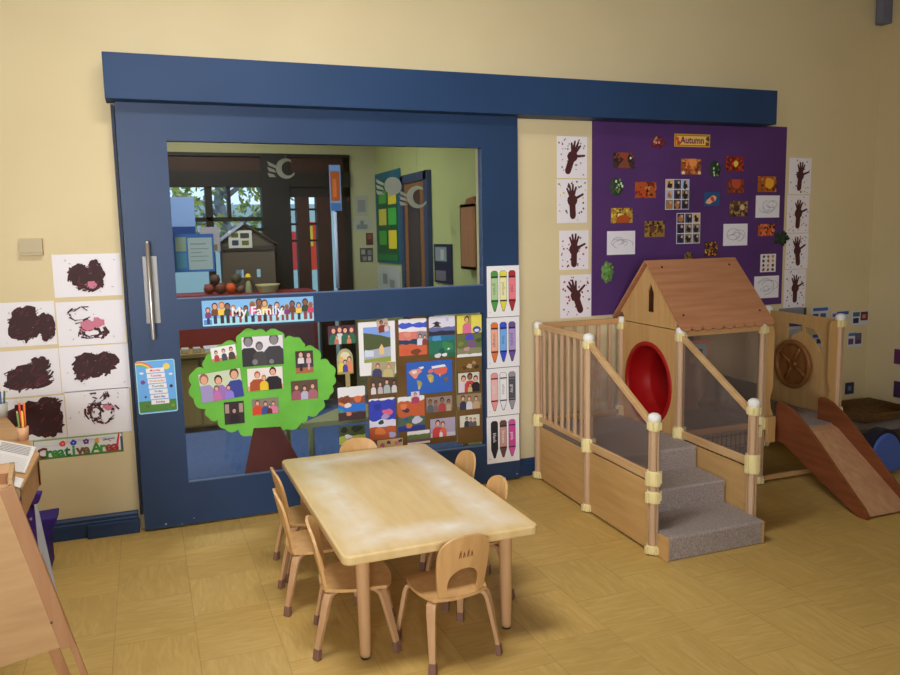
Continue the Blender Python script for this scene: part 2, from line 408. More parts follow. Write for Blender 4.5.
tag(MB().box(GL, GR, yg, yg+.006, G4, G3, glass_m).build('window_pane', door), kind='structure')
# handle
h0 = U(140, 256.5, Y=yd0); h1 = U(159.5, 323, Y=yd0)
tag(MB().box(-.006, .066, yd0-.004, yd0, h1.z, h0.z, plate_m).build('handle_plate', door, bevel=.002), kind='structure')
a = U(147, 243, Y=-.12); b = U(152, 338, Y=-.12)
hm = MB().tube([(a.x, -.125, a.z), (a.x, -.125, b.z)], .0115, steel_m, 12)
for z in (a.z-.035, b.z+.035): hm.cyl((a.x, -.125, z), (a.x, yd0, z), .008, .008, steel_m)
for z, d in ((a.z, 1), (b.z, -1)): hm.lathe((a.x, -.125, z), (0, 0, d), [(.0115, 0), (.009, .008), (0, .012)], steel_m, 12)
tag(hm.build('door_handle', door), kind='structure')
# chips of missing paint along the foot of the door
rr = random.Random(3); m = MB()
for (px, py, s_) in ((166, 524, .006), (182, 524, .003), (194, 518, .003), (505, 478, .004), (517, 474, .004)):
    q = U(px, py, Y=yd0); m.prism([(q.x+s_*math.cos(t)*rr.uniform(.6, 1.3), yd0-.0002, q.z+s_*math.sin(t)*rr.uniform(.6, 1.3)) for t in [i*PI/4 for i in range(8)]], (0, -.0004, 0), mat(170, 175, 190))
tag(m.build('paint_chip', door), kind='structure')
# header track cover
m = MB(); m.box(-.125, 4.075, -.16, -.003, 2.262, 2.485, trunk_m)
tag(m.build('trim_2', bevel=.004), kind='structure')
tag(MB().box(-.105, -.09, -.06, -.004, .1, 2.25, mat(24, 34, 56, .5, 1)).build('trim_3'), kind='structure')
# threshold inside the opening
tag(MB().box(DX0, DX1, 0, .2, -.02, .002, mat(70, 60, 50)).build('trim_4'), kind='structure')
# ============================================================ ROOM BEYOND THE GLASS
XLF = -2.2
tag(MB().box(XLF, XR, .2, YB, -.05, -.002, bluecarpet_m).build('floor_2'), kind='structure')
tag(MB().box(XLF-.1, XR+.1, .2, YB+.1, 2.9, 3.0, ceil_m).build('ceiling_2'), kind='structure')
tag(MB().box(XLF-.1, XLF, .2, YB, 0, 2.9, cream_wall).build('wall_far_left'), kind='structure')
tag(MB().box(XR, XR+.1, .2, YB+.1, 0, 2.9, green_wall).build('wall_far_right'), kind='structure')
q = lambda u, v: U(u, v, Y=YB)
FX0, FX1, FZ = -1.9, q(350, 200).x, 2.33
m = MB(); m.box(FX1, XR, YB, YB+.1, 0, 2.9, cream_wall); m.box(XLF, FX0, YB, YB+.1, 0, 2.9, cream_wall); m.box(FX0, FX1, YB, YB+.1, FZ, 2.9, cream_wall)
tag(m.build('wall_far_back'), kind='structure')
# timber window wall: bars between the panes
m = MB(); y0, y1 = YB-.02, YB+.08
WT = q(230, 187).z; WB = .55
zt = lambda v: q(250, v).z
m.box(FX0, FX1, y0, y1, WT+.14, FZ, dark_w); m.box(FX0, FX1, y0-.02, y1, FZ-.03, FZ, frame_m); m.box(FX0, FX1, y0-.02, y1, WT, WT+.14, frame_m)
xs = lambda u: q(u, 215).x
xd = lambda u: q(u, 225).x
m.box(xs(262), xs(290), y0-.03, y1, 0, FZ, frame_m)          # wide post
m.box(FX0, FX0+.08, y0, y1, 0, WT, frame_m); m.box(FX1-.06, FX1, y0, y1, 0, FZ, frame_m)
m.box(xs(206), xs(213), y0, y1, WB, WT, frame_m)
for u in (228,): m.box(xs(u), xs(u)+.03, y0, y1, zt(218), WT, frame_m)
m.box(FX0, xs(262), y0, y1, zt(221), zt(217), frame_m); m.box(xs(245), xs(262), y0, y1, zt(231), zt(228), frame_m)
m.box(FX0, xs(262), y0, y1, 0, WB, frame_m)
m.box(FX0, xs(262), y0-.12, y0, WB-.02, WB+.03, frame_m)
tag(m.build('window_3'), kind='structure')
m = MB(); dz = q(300, 197).z   # tall glazed doors
m.box(xs(290), FX1, y0, y1, dz, WT, frame_m)
for u0, u1 in ((297, 309.5), (317, 331), (337, 345)): m.box(xd(u0), xd(u1), y0, y1, 0, dz, dark_w)
for v in (212, 227, 244): m.box(xs(290), xs(318), y0+.02, y1-.02, zt(v+1)+.02, zt(v)+.03, frame_m)
m.box(xs(290), FX1, y0, y1, 0, .3, frame_m)
tag(m.build('door_2'), kind='structure')
# open door in the right-hand wall of the far room
g = lambda u, v: U(u, v, X=XR)
dn, df = g(431, 200).y, g(405, 200).y
m = MB(); zt_ = 2.05
bf = mat(52, 66, 92, .5, 1.0)
m.box(XR-.04, XR-.003, dn-.02, dn+.07, 0, zt_+.02, bf); m.box(XR-.04, XR-.003, df-.06, df+.02, 0, zt_+.02, bf); m.box(XR-.04, XR-.003, dn, df, zt_-.05, zt_+.02, bf)
d3 = tag(m.build('door_3'), kind='structure')
m = MB(); dw = wood('far_door_wood', (120, 80, 46), (136, 94, 56), 'z')
m.box(XR-.025, XR-.005, dn+.07, df-.06, 0, zt_-.05, dw)
tag(m.build('door_leaf', d3), kind='structure')
m = MB(); m.box(XR-.03, XR-.026, dn+.2, df-.16, 1.02, zt_-.12, mat(50, 38, 34, .2)); tag(m.build('vision_panel', d3), kind='structure')
# notice board on that wall
def wallpic(name, label, px, paper, marks, cat='poster', group=None, X=XR, th=.012):
    """flat sheet on a wall of constant X; px = near/far pixel box; marks in fractions of (depth, height)"""
    x0, y0, x1, y1 = px
    a = U(x1, (y0+y1)/2, X=X); b = U(x0, (y0+y1)/2, X=X); zc0 = U((x0+x1)/2, y1, X=X).z; zc1 = U((x0+x1)/2, y0, X=X).z
    ya, yb = b.y, a.y; m = MB(); m.box(X-th-.002, X-.002, min(ya, yb), max(ya, yb), zc0, zc1, paper)
    for k, (p0, p1, r0, r1, c) in enumerate(marks):
        f = lambda t: ya+(yb-ya)*t
        xx = X-th-.002-.0008*(k+1)
        m.add([(xx, f(p0), zc0+(zc1-zc0)*r0), (xx, f(p1), zc0+(zc1-zc0)*r0), (xx, f(p1), zc0+(zc1-zc0)*r1), (xx, f(p0), zc0+(zc1-zc0)*r1)], [(0, 1, 2, 3)], mat(*c))
    o = (X-.002, (ya+yb)/2, zc0)
    return tag(m.build(name, origin=o), label, cat, group)
B_ = (40, 110, 130)
wallpic('notice_board', 'green notice board with yellow and green sheets beyond the glass', (377.5, 171, 402, 263), mat(38, 108, 130, .6, .8),
 [(.06, .9, .03, .92, (24, 74, 44)), (.14, .46, .66, .8, (60, 130, 50)), (.54, .86, .64, .8, (190, 170, 50)), (.14, .46, .42, .6, (170, 160, 60)), (.54, .86, .42, .6, (60, 150, 60)), (.14, .46, .2, .36, (60, 130, 50)), (.54, .86, .16, .36, (196, 176, 46)), (.06, .9, .03, .1, (30, 100, 46))], 'notice board')
wallpic('flip_sheet', 'large pale sheet with faint drawings under the green notice board', (378, 266, 401, 292), mat(150, 155, 150), [(.3, .5, .3, .7, (110, 115, 115)), (.6, .8, .2, .5, (120, 120, 118))], 'sheet')
wallpic('framed_chart', 'dark framed chart with grey picture on the far green wall', (436, 244, 453, 283), mat(34, 38, 60, .5, .9), [(.08, .75, .56, .92, (110, 120, 120)), (.4, .6, .6, .86, (150, 150, 140)), (.1, .7, .06, .32, (88, 84, 92))], 'chart')
# papers on the far cream wall
def farpic(name, label, px, paper, marks, cat='poster', group=None, Y=YB-.001):
    w_, h_ = size(px, Y); p = Pic(w_, h_, paper)
    for a0, a1, b0, b1, c in marks: p.fr(a0, a1, b0, b1, c)
    return p.place(name, px, Y, label, cat, group)
farpic('paper_sheet', 'upper faded drawing sheet taped to the far cream wall', (355, 196, 368, 216), (128, 126, 112), [(.2, .8, .2, .8, (104, 104, 100))], 'drawing')
farpic('paper_sheet', 'lower faded sheet with grey drawing on the far cream wall', (353, 218, 371, 231), (132, 130, 116), [(.2, .8, .15, .5, (92, 96, 96)), (.4, .6, .5, .8, (92, 96, 96))], 'drawing')
farpic('wall_calendar', 'small dark red picture calendar on the far cream wall', (366, 233, 373, 245), (70, 40, 34), [(.2, .8, .5, .9, (110, 60, 50))], 'calendar')
farpic('photo_sheet', 'dark grey photo sheet below the small red calendar', (360, 248, 373, 262), (60, 56, 52), [(.1, .4, .55, .9, (120, 116, 110)), (.6, .9, .5, .85, (100, 96, 92)), (.2, .5, .1, .4, (110, 100, 96)), (.6, .85, .1, .4, (128, 124, 118))], 'photo sheet')
# wall cupboard on the right-hand wall
cb = thing('wall_cupboard', 'orange-brown wooden cupboard with open shelves at the right end of the pane', 'cupboard', (XR-.2, .5, 1.24))
cw = wood('orange_cupboard_wood', (150, 100, 64), (166, 114, 74), 'z')
cy0 = .45; cx0 = U(473, 240, Y=cy0).x; cy1 = U(460.5, 240, X=cx0).y; cz0 = U(473, 270, Y=cy0).z; cz1 = U(473, 203.5, Y=cy0).z; ch_ = cz1-cz0
m = MB(); m.box(cx0, cx0+.02, cy0, cy1, cz0, cz1, cw); m.box(XR-.022, XR-.002, cy0, cy1, cz0, cz1, cw); m.box(cx0, XR-.002, cy0, cy1, cz1-.02, cz1, cw); m.box(cx0, XR-.002, cy0, cy1, cz0, cz0+.02, cw); m.box(cx0, XR-.002, cy1-.01, cy1, cz0, cz1, mat(40, 34, 30))
m.build('carcass', cb)
MB().box(cx0+.02, XR-.022, cy0+.01, cy1-.01, cz0+ch_*.66, cz0+ch_*.66+.02, cw).build('shelf', cb)
for k, (z, l, c) in enumerate(((cz0+ch_*.66+.02, 'white folded paper on upper cupboard shelf', (170, 170, 172)), (cz0+.02, 'grey paper stack on the lower cupboard shelf', (96, 98, 104)))):
    tag(MB().box(cx0+.03, XR-.06, cy0+.03, cy1-.04, z+.001, z+.04+.1*k, mat(*c)).build('paper_stack', origin=(XR-.2, cy0+.1, z), bevel=.01), l, 'paper stack')
m = MB(); yq = (cy0+cy1)/2; m.prism([(cx0+.03, yq-.1, cz1+.001), (cx0+.03, yq+.1, cz1+.001), (cx0+.03, yq+.07, cz1+.04), (cx0+.03, yq-.06, cz1+.05)], (.14, 0, 0), mat(120, 74, 46))
tag(m.build('wooden_box', origin=(cx0+.1, yq, cz1)), 'low brown wooden box lying on top of the tall cupboard', 'box')
# paper-plate crescents hanging on threads
def crescent(px, Y, label, full=False, seed=1):
    c = U((px[0]+px[2])/2, (px[1]+px[3])/2, Y=Y); w_, h_ = size(px, Y); r = w_/2
    root = thing('hanging_paper_plate', label, 'decoration', (c.x, c.y, c.z), 0, 'paper plate decorations beyond the glass')
    m = MB(); T = lambda a, b: Vector((c.x+a, c.y, c.z+b)); pm = mat(150, 146, 132)
    if full: o = arc(0, 0, r*.95, -60, 240, 24)+[(-r*.5, -r*1.1)]; m.plate([o], (0, .004, 0), pm, T)
    else:
        o = arc(0, 0, r, 60, 330, 26); i = arc(r*.22, 0, r*.66, 330, 60, 22, r*.7); m.plate([o+i], (0, .004, 0), pm, T)
    m.build('plate_ring', root)
    m = MB()
    for k in range(3): m.add([T(-r-.01*k, .02-.03*k), T(-r-.06, .05-.04*k), T(-r-.05, .02-.04*k), T(-r, 0-.03*k)], [(0, 1, 2, 3)], pm)
    m.build('paper_tail', root)
    MB().tube([T(0, h_/2*.9), (c.x, c.y, 2.899)], .0008, mat(120, 120, 120), 5).build('thread', root)
crescent((276, 157, 296, 180), 1.2, 'torn paper plate ring hanging before the dark window frame')
crescent((384, 175, 402, 197), 1.0, 'pale ribbed paper plate hanging before the notice board', True)
crescent((407, 186, 428, 208), 1.1, 'paper plate ring hanging before the far wooden door')
# orange poster strip on the tall glazed door
farpic('hanging_poster', 'tall orange and blue poster strip hanging by the dark glazed doors', (329.5, 165, 341, 211), (110, 130, 170), [(.1, .9, .22, .86, (150, 74, 34)), (.3, .6, .3, .7, (186, 96, 44)), (.05, .95, 0, .17, (54, 94, 150)), (.1, .9, .9, .98, (100, 140, 200))], 'poster', Y=YB-.12)
m = MB(); a = U(335, 212, Y=YB-.12); b = U(337, 288, Y=YB-.12); m.cyl((a.x, YB-.12, a.z), (a.x, YB-.12, b.z), .016, .016, mat(170, 180, 215))
tag(m.build('pale_pole', origin=(a.x, YB-.12, b.z)), 'pale upright pole below the orange poster strip', 'pole')
# blue sheets near the left of the pane
farpic('blue_poster', 'pale printed notice in a blue frame stuck behind the glass', (173.5, 234, 214.5, 272), (40, 84, 140), [(.06, .32, .55, .92, (120, 132, 110)), (.06, .32, .1, .5, (60, 110, 130)), (.36, .95, .06, .9, (140, 150, 146)), (.42, .8, .72, .75, (100, 110, 108)), (.42, .86, .6, .62, (100, 110, 108)), (.42, .7, .5, .52, (100, 110, 108)), (.42, .86, .4, .42, (100, 110, 108)), (.42, .8, .28, .3, (100, 110, 108))], 'notice', Y=.12)
farpic('white_notice', 'blank whitish paper sheet leaning by the dark toy house', (200, 227, 220, 252), (128, 122, 130), [(.6, .85, .05, .3, (90, 84, 50))], 'notice', Y=2.6)
farpic('blue_panel', 'plain blue flat panel at the far left window', (168, 197, 195, 237), (108, 134, 180), [(0, 1, 0, .26, (24, 50, 108))], 'panel', Y=YB-.1)  # flat blue sheet with a darker band along its foot
# low shelf with toy house, toys
Ys = 2.66
zs = U(230, 293, Y=Ys).z
shf = thing('low_shelf_unit', 'dark red shelf unit carrying the toy house beyond the glass', 'shelf unit', (.72, Ys, 0))
m = MB(); sw = mat(120, 44, 40); m.box(.24, 1.42, Ys-.16, Ys+.28, zs-.03, zs, sw); m.build('top', shf)
m = MB(); sw2 = mat(112, 40, 40); m.box(.24, .27, Ys-.15, Ys+.27, 0, zs-.03, sw2); m.box(1.39, 1.42, Ys-.15, Ys+.27, 0, zs-.03, sw2); m.box(.27, 1.39, Ys+.25, Ys+.27, 0, zs-.03, sw2); m.box(.27, 1.39, Ys-.15, Ys+.25, .02, .05, sw2); m.build('carcass', shf)
MB().box(.27, .83, Ys-.15, Ys-.13, .05, zs-.03, sw2).build('door', shf); MB().box(.835, 1.39, Ys-.15, Ys-.13, .05, zs-.03, mat(96, 64, 74)).build('door', shf)
hs = thing('toy_house', 'dark wooden toy house with pitched roof on the far shelf', 'toy house', (.75, Ys+.1, zs))
a = U(222, 250, Y=Ys); b = U(270, 250, Y=Ys); rz_ = U(243, 222, Y=Ys).z; ez = U(222, 240, Y=Ys).z
hx0, hx1 = a.x, b.x+.04; hc = U(243, 222, Y=Ys).x
hw = mat(72, 62, 54); m = MB()
T = lambda a_, b_: Vector((a_, Ys, b_))
h1_ = [(U(u_, 255, Y=Ys).x, 0) for u_ in (235, 243, 256, 260)]
m.plate([[(hx0, zs), (hx1, zs), (hx1, ez-.03), (hc, rz_-.02), (hx0, ez)], [(h1_[0][0], zs+.13), (h1_[1][0], zs+.13), (h1_[1][0], zs+.2), (h1_[0][0], zs+.2)], [(h1_[2][0], zs+.13), (h1_[3][0], zs+.13), (h1_[3][0], zs+.2), (h1_[2][0], zs+.2)]], (0, .02, 0), hw, T)
m.box(hx0, hx0+.015, Ys+.02, Ys+.22, zs, ez, hw); m.box(hx1-.015, hx1, Ys+.02, Ys+.22, zs, ez-.03, hw); m.box(hx0, hx1, Ys-.012, Ys, U(240, 249, Y=Ys).z-.01, U(240, 246, Y=Ys).z, mat(48, 42, 38))
m.build('walls', hs)
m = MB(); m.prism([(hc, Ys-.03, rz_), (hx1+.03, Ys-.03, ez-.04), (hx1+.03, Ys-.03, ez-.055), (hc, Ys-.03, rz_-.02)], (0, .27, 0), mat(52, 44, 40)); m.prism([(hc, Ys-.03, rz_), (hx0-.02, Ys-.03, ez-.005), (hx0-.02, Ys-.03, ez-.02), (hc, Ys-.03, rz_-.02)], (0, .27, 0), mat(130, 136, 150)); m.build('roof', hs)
farpic('picture_card', 'white card with four small pictures on the toy house', (228.5, 230.5, 252, 248), (160, 160, 152), [(.12, .42, .6, .85, (70, 70, 30)), (.5, .88, .55, .85, (50, 50, 44)), (.14, .42, .15, .45, (44, 44, 70)), (.56, .86, .15, .42, (80, 78, 30))], 'card', Y=Ys-.014)
rr = random.Random(5)
# balls and soft toys
for k, (u, v, r_, c, l) in enumerate(((209, 286, .046, (110, 52, 40), 'dark red round soft toy at the left of the toy heap'), (220, 284, .05, (92, 52, 42), 'dusky brown round soft toy in the toy heap'), (231, 286, .046, (176, 70, 28), 'bright orange round soft toy in the middle of the heap'), (240.5, 287, .036, (96, 70, 62), 'grey brown round soft toy right of the orange one'), (214.5, 272, .044, (72, 50, 40), 'dark brown round soft toy on top of the heap'), (236, 275, .044, (60, 56, 40), 'olive round soft toy on top right of the heap'))):
    yk = Ys-.095; p = U(u, v, Y=yk); m = MB(); prof = [(r_*math.sin(PI*i/8), -r_*math.cos(PI*i/8)) for i in range(9)]
    o = Vector((p.x, yk, zs+r_+(.082 if v < 278 else .001)))
    m.lathe(o, (0, 0, 1), prof, mat(*c), 14)
    for sx in (-1, 1): m.lathe(o+Vector((sx*r_*.6, 0, r_*.75)), (0, 0, 1), [(.0, -.012), (.013, 0), (0, .012)], mat(*c), 8)
    tag(m.build('soft_toy', origin=o), l, 'soft toy', 'soft toys in the far heap')
p = U(262, 288, Y=Ys-.1)
m = MB(); prof = [(.06, 0), (.075, .05), (.085, .07), (.078, .07), (.07, .05), (.055, .008), (0, .008)]
m.lathe((0, 0, 0), (0, 0, 1), prof, mat(150, 140, 104), 20)
for q_ in m.v: q_.x = q_.x*1.3+p.x+.05; q_.y += Ys-.1; q_.z += zs+.001
tag(m.build('cream_basin', origin=(p.x, Ys-.1, zs)), 'shallow cream basin beside the toy heap behind the glass', 'basin')
dl = thing('toy_doll', 'small doll with a yellow hat standing behind the basin', 'doll', (p.x-.11, Ys-.06, zs))
o = Vector((p.x-.108, Ys-.05, zs+.001))
MB().lathe(o, (0, 0, 1), [(.035, 0), (.03, .05), (.018, .1), (.01, .105)], mat(120, 120, 90), 14).build('body', dl)
MB().lathe(o+Vector((0, 0, .125)), (0, 0, 1), [(0, -.024), (.018, -.015), (.024, 0), (.018, .015), (0, .024)], mat(150, 110, 80), 14).build('head', dl)
MB().lathe(o+Vector((0, 0, .135)), (0, 0, 1), [(.034, 0), (.034, .004), (.022, .006), (.018, .025), (0, .03)], mat(190, 160, 40), 14).build('hat', dl)
# things seen through the lower pane
zt2 = U(215, 350, Y=2.3).z
cu_ = thing('low_wooden_cabinet', 'pale wooden cabinet behind the lower pane, left of paper tree', 'cabinet', (.5, 2.3, 0))
bw = wood('dull_cabinet_wood', (158, 130, 76), (170, 142, 88), 'z'); m = MB()
m.box(.0, .74, 2.13, 2.49, zt2-.03, zt2, bw); m.build('top', cu_)
m = MB(); m.box(.02, .72, 2.16, 2.48, .04, zt2-.03, mat(120, 104, 70)); m.build('carcass', cu_)
MB().box(.04, .36, 2.145, 2.16, .06, zt2-.05, bw).build('door', cu_); MB().box(.38, .70, 2.145, 2.16, .06, zt2-.05, bw).build('door', cu_)
m = MB(); z_ = zt2+.001
m.prism([(.42, 2.18, z_), (.66, 2.2, z_), (.68, 2.4, z_), (.42, 2.38, z_)], (0, 0, .03), mat(180, 182, 190)); tag(m.build('paper_pile', origin=(.5, 2.3, z_)), 'white paper pile on the pale wooden cabinet', 'paper pile')
for k, x_ in enumerate((.24, .33)):
    m = MB(); m.box(x_, x_+.06, 2.18, 2.28, z_, z_+.04, mat(160, 150, 140)); tag(m.build('small_block', origin=(x_, 2.2, z_), bevel=.005), ('outermost', 'inner')[k]+' small pale block at the left of the cabinet top', 'block', 'blocks on the cabinet')
# beige children's table in the far room seen through the lower pane
ft = thing('beige_play_table', 'beige slanting-edged play table behind the lower pane', 'table', (1.45, .6, 0))
zt3 = .42
p1 = U(296, 446, Z=zt3); 
bm_ = mat(140, 140, 104)
m = MB(); out = [(U(u, v, Z=zt3).x, U(u, v, Z=zt3).y) for u, v in ((303, 428), (345, 405), (480, 398), (480, 438), (296, 462))]
out = [(x, max(y, .3)) for x, y in out]
m.prism([(x, y, zt3-.03) for x, y in out], (0, 0, .03), bm_); m.build('tabletop', ft)
cx_ = sum(x for x, y in out)/len(out); cy_ = sum(y for x, y in out)/len(out)
for x, y in (out[0], out[2], out[3], out[4]):
    X_ = x+(cx_-x)*.15; Y_ = y+(cy_-y)*.15; MB().cyl((X_, Y_, 0), (X_, Y_, zt3-.03), .018, .02, bm_).build('leg', ft)
# ============================================================ OUTDOORS BEYOND THE FAR WINDOW
tag(MB().box(-12, 12, YB+.1, 16, -.3, -.25, noisy('yard_ground', (120, 128, 96), (150, 150, 120), nscale=2)).build('ground'), kind='structure')
tag(MB().box(-14, 14, 15.8, 16, -.3, 2.4, mat(150, 170, 170)).build('wall_yard'), kind='structure')
lf = [noisy('leaf_yellow_green', (150, 160, 60), (200, 196, 110), nscale=9), noisy('leaf_green', (84, 120, 56), (140, 160, 90), nscale=9)]
bk = noisy('bark_grey', (120, 120, 126), (160, 160, 165), nscale=10)
def tree(x, y, h, r, seed, label, n=900, k=0):
    rt = random.Random(seed); root = thing('garden_tree', label, 'tree', (x, y, -.25), 0, 'trees outside the far window')
    m = MB(); m.tube([(x, y, -.25), (x+.1, y, h*.4), (x-.1, y+.1, h*.7), (x, y, h)], [.14, .11, .08, .03], bk, 8)
    for i in range(9):
        a = rt.uniform(0, 2*PI); z = h*rt.uniform(.3, .8); m.tube([(x, y, z), (x+math.cos(a)*r*.4, y+math.sin(a)*r*.4, z+.3), (x+math.cos(a)*r*.9, y+math.sin(a)*r*.9, z+rt.uniform(.3, .9))], [.05, .035, .012], bk, 6)
    m.build('trunk', root)
    m = MB()
    for i in range(n):
        a = rt.uniform(0, 2*PI); b = rt.uniform(-1, 1); rr_ = r*rt.uniform(.55, 1)**.6
        p = Vector((x+math.cos(a)*math.sqrt(1-b*b)*rr_, y+math.sin(a)*math.sqrt(1-b*b)*rr_, h*.72+b*rr_*.8))
        s_ = rt.uniform(.05, .1); d = Vector((rt.gauss(0, 1), rt.gauss(0, 1), rt.gauss(0, 1))).normalized(); e = d.orthogonal().normalized()
        m.add([p-d*s_, p+e*s_*.5, p+d*s_, p-e*s_*.5], [(0, 1, 2, 3)], lf[rt.random() < .4])
    m.build('foliage', root)
tree(-.4, 5.6, 2.9, 1.1, 1, 'grey-branched tree at the left outside the far window', 500)
tree(1.3, 8.9, 3.1, 1.15, 2, 'leafy yellow-green tree in the middle outside the far window', 900)
tree(3.6, 5.9, 3.0, 1.1, 4, 'yellow-green tree outside the far glazed doors', 900)
sg = thing('yard_banner', 'red and yellow upright banner outside the far glazed doors', 'banner', (2.0, 6, -.25))
m = MB(); pa = U(295, 246, Y=5.5); m.box(pa.x-.12, pa.x+.05, 5.5, 5.52, pa.z-.3, pa.z+.18, mat(200, 60, 60)); pb = U(313, 246, Y=5.5); m.box(pb.x-.1, pb.x+.12, 5.5, 5.52, pb.z-.3, pb.z+.3, mat(210, 60, 40)); m.box(pb.x-.1, pb.x+.0, 5.48, 5.5, pb.z, pb.z+.25, mat(220, 180, 60)); m.build('cloth', sg)
m = MB(); m.box(pa.x-.14, pa.x-.12, 5.49, 5.53, -.25, pa.z+.3, black_m); m.box(pb.x+.12, pb.x+.14, 5.49, 5.53, -.25, pb.z+.35, black_m); m.build('pole', sg)
# ============================================================ PAPERS ON THE LEFT WALL
YW = -.0015
MAR = (52, 26, 28); MAR2 = (78, 34, 38); PNK = (176, 104, 122); PAP = (206, 200, 212)
def painting(px, seed, label, dens, parts, pink=None, spread=1.0):
    rt = random.Random(seed); w_, h_ = size(px, 0); p = Pic(w_, h_, PAP)
    for (cx, cy, rx, ry, n) in parts:
        cx = (cx-.5)*w_; cy = (.5-cy)*h_; rx *= w_; ry *= h_
        if dens > .35: p.blob(cx, cy, rx*1.0, MAR, rt, ry*1.0, 26, .2)
        for i in range(n):
            a = rt.uniform(0, 2*PI); k = rt.uniform(.5, 1.0); x = cx+rx*k*math.cos(a); y = cy+ry*k*math.sin(a)
            ang = rt.uniform(.2, 1.1) if dens > .5 else a+PI/2+rt.uniform(-.5, .5)
            L = rt.uniform(.03, .11)*w_*spread; ww = rt.uniform(.006, .018)*w_
            p.stroke((x-L/2*math.cos(ang), y-L/2*math.sin(ang)), (x+L/2*math.cos(ang), y+L/2*math.sin(ang)), ww, ww*rt.uniform(.3, 1), MAR if rt.random() < .75 else MAR2)
    if pink:
        for (cx, cy, r) in pink: p.blob((cx-.5)*w_, (.5-cy)*h_, r*w_, PNK, rt, r*w_*.75, 12, .25)
        cx, cy, r = pink[0]
        for i in range(7): 
            a = rt.uniform(0, 6.3); x = (cx-.5)*w_+math.cos(a)*r*w_*.8; y = (.5-cy)*h_+math.sin(a)*r*w_*.7
            p.stroke((x, y), (x+rt.uniform(-.05, .05)*w_, y+rt.uniform(-.03, .03)*w_), .008*w_, .004*w_, MAR)
    for i in range(9):
        x = rt.uniform(-.45, .45)*w_; y = rt.uniform(-.42, .42)*h_
        p.stroke((x, y), (x+rt.uniform(.005, .03)*w_, y+rt.uniform(-.01, .01)), .0016, .0008, (120, 90, 96))
    p.place('finger_painting', px, 0, label, 'painting', 'brown finger paintings on the left wall', off=.0003)
painting((53.5, 254, 121.5, 296.5), 1, 'topmost brown finger painting, above the others beside the door', .4, [(.38, .48, .17, .24, 60), (.5, .58, .24, .3, 60), (.62, .4, .1, .24, 22)], [(.55, .72, .08)])
painting((-2, 302, 56, 346), 2, 'dark brown finger painting left of the pink-centred one', .9, [(.48, .5, .3, .4, 80), (.84, .58, .15, .3, 36)])
painting((57.5, 301, 125.5, 344.5), 3, 'finger painting with a pink middle and brown dabs', .3, [(.5, .72, .24, .14, 44), (.35, .3, .2, .22, 16)], [(.45, .55, .13), (.6, .5, .1)])
painting((-1, 350, 60.5, 396), 4, 'wide brown finger painting above the lowest left one', .9, [(.46, .6, .4, .26, 90), (.68, .35, .16, .18, 24)], spread=1.4)
painting((61, 345.5, 130, 390.5), 5, 'brown finger painting with one dark smear along its top', .9, [(.5, .42, .34, .26, 80), (.32, .5, .14, .24, 26)])
painting((1, 397.5, 66, 440), 6, 'bottom left finger painting almost covered in dark brown', .95, [(.5, .5, .42, .4, 60), (.75, .7, .22, .26, 30), (.76, .25, .2, .26, 24)])
painting((66.5, 389.5, 131, 434), 7, 'lowest right finger painting with black rings and a pink patch', .2, [(.42, .5, .16, .2, 40), (.56, .5, .26, .3, 34), (.5, .12, .2, .06, 10)], [(.66, .4, .08)])
# banner
px = (34, 436, 124.5, 456); w_, h_ = size(px, 0); p = Pic(w_, h_, (196, 196, 196))
p.fr(0, 1, 0, .1, (70, 110, 50)); p.fr(0, 1, .92, 1, (120, 150, 90)); p.fr(0, .012, 0, 1, (80, 120, 60)); p.fr(.985, 1, 0, 1, (70, 80, 90))
rt = random.Random(2)
for i in range(16): p.stroke(((rt.random()-.5)*w_, rt.uniform(.1, .4)*h_), ((rt.random()-.5)*w_, rt.uniform(.1, .4)*h_), .001, .001, rt.choice([(170, 190, 150), (190, 170, 150), (170, 180, 200)]))
for (x, c) in ((-.18, (196, 60, 50)), (-.06, (40, 60, 170)), (.08, (90, 50, 120))):
    p.blob(x*w_, .2*h_, .036*w_, c, rt, None, 14, .18); p.disc(x*w_, .2*h_, .008*w_, (220, 180, 170))
p.blob(.2*w_, .2*h_, .03*w_, (206, 140, 60), rt); p.stroke((.27*w_, .18*h_), (.4*w_, .24*h_), .002, .002, (70, 40, 50)); p.stroke((.28*w_, .3*h_), (.36*w_, .1*h_), .0015, .0015, (40, 60, 120))
p.stroke((.455*w_, .44*h_), (.425*w_, -.2*h_), .004, .006, (190, 40, 40)); p.disc(.425*w_, -.28*h_, .02*w_, (180, 30, 30)); p.fr(.968, .985, .1, .8, (70, 80, 80))
for i, ch in enumerate('Creative'): p.text(ch, (-.41+.069*i)*w_, -.2*h_, h_*.7, ((90, 44, 34), (46, 110, 40), (60, 130, 50), (50, 120, 60), (30, 100, 40), (60, 130, 50), (110, 70, 60), (100, 90, 50))[i], .035)
for i, ch in enumerate('Area'): p.text(ch, (.19+.07*i)*w_, -.18*h_, h_*.7, ((60, 130, 50), (70, 130, 60), (140, 60, 50), (150, 40, 40))[i], .035)
p.place('area_banner', px, 0, 'long green-edged banner reading Creative Area under the finger paintings', 'banner', off=.0003)
# thermostat / switch
o = U(30, 247, Y=0); m = MB(); m.box(o.x-.045, o.x+.058, -.028, -.002, o.z-.042, o.z+.042, mat(176, 162, 128, .5, 1.2)); m.box(o.x-.045, o.x+.058, -.03, -.028, o.z-.03, o.z-.028, mat(140, 124, 84))
tag(m.build('wall_sensor_box', origin=(o.x, -.002, o.z-.04), bevel=.004), 'small cream box on the wall above the finger paintings', 'control box')
# ============================================================ ON THE DOOR
YD = yd0-.0008
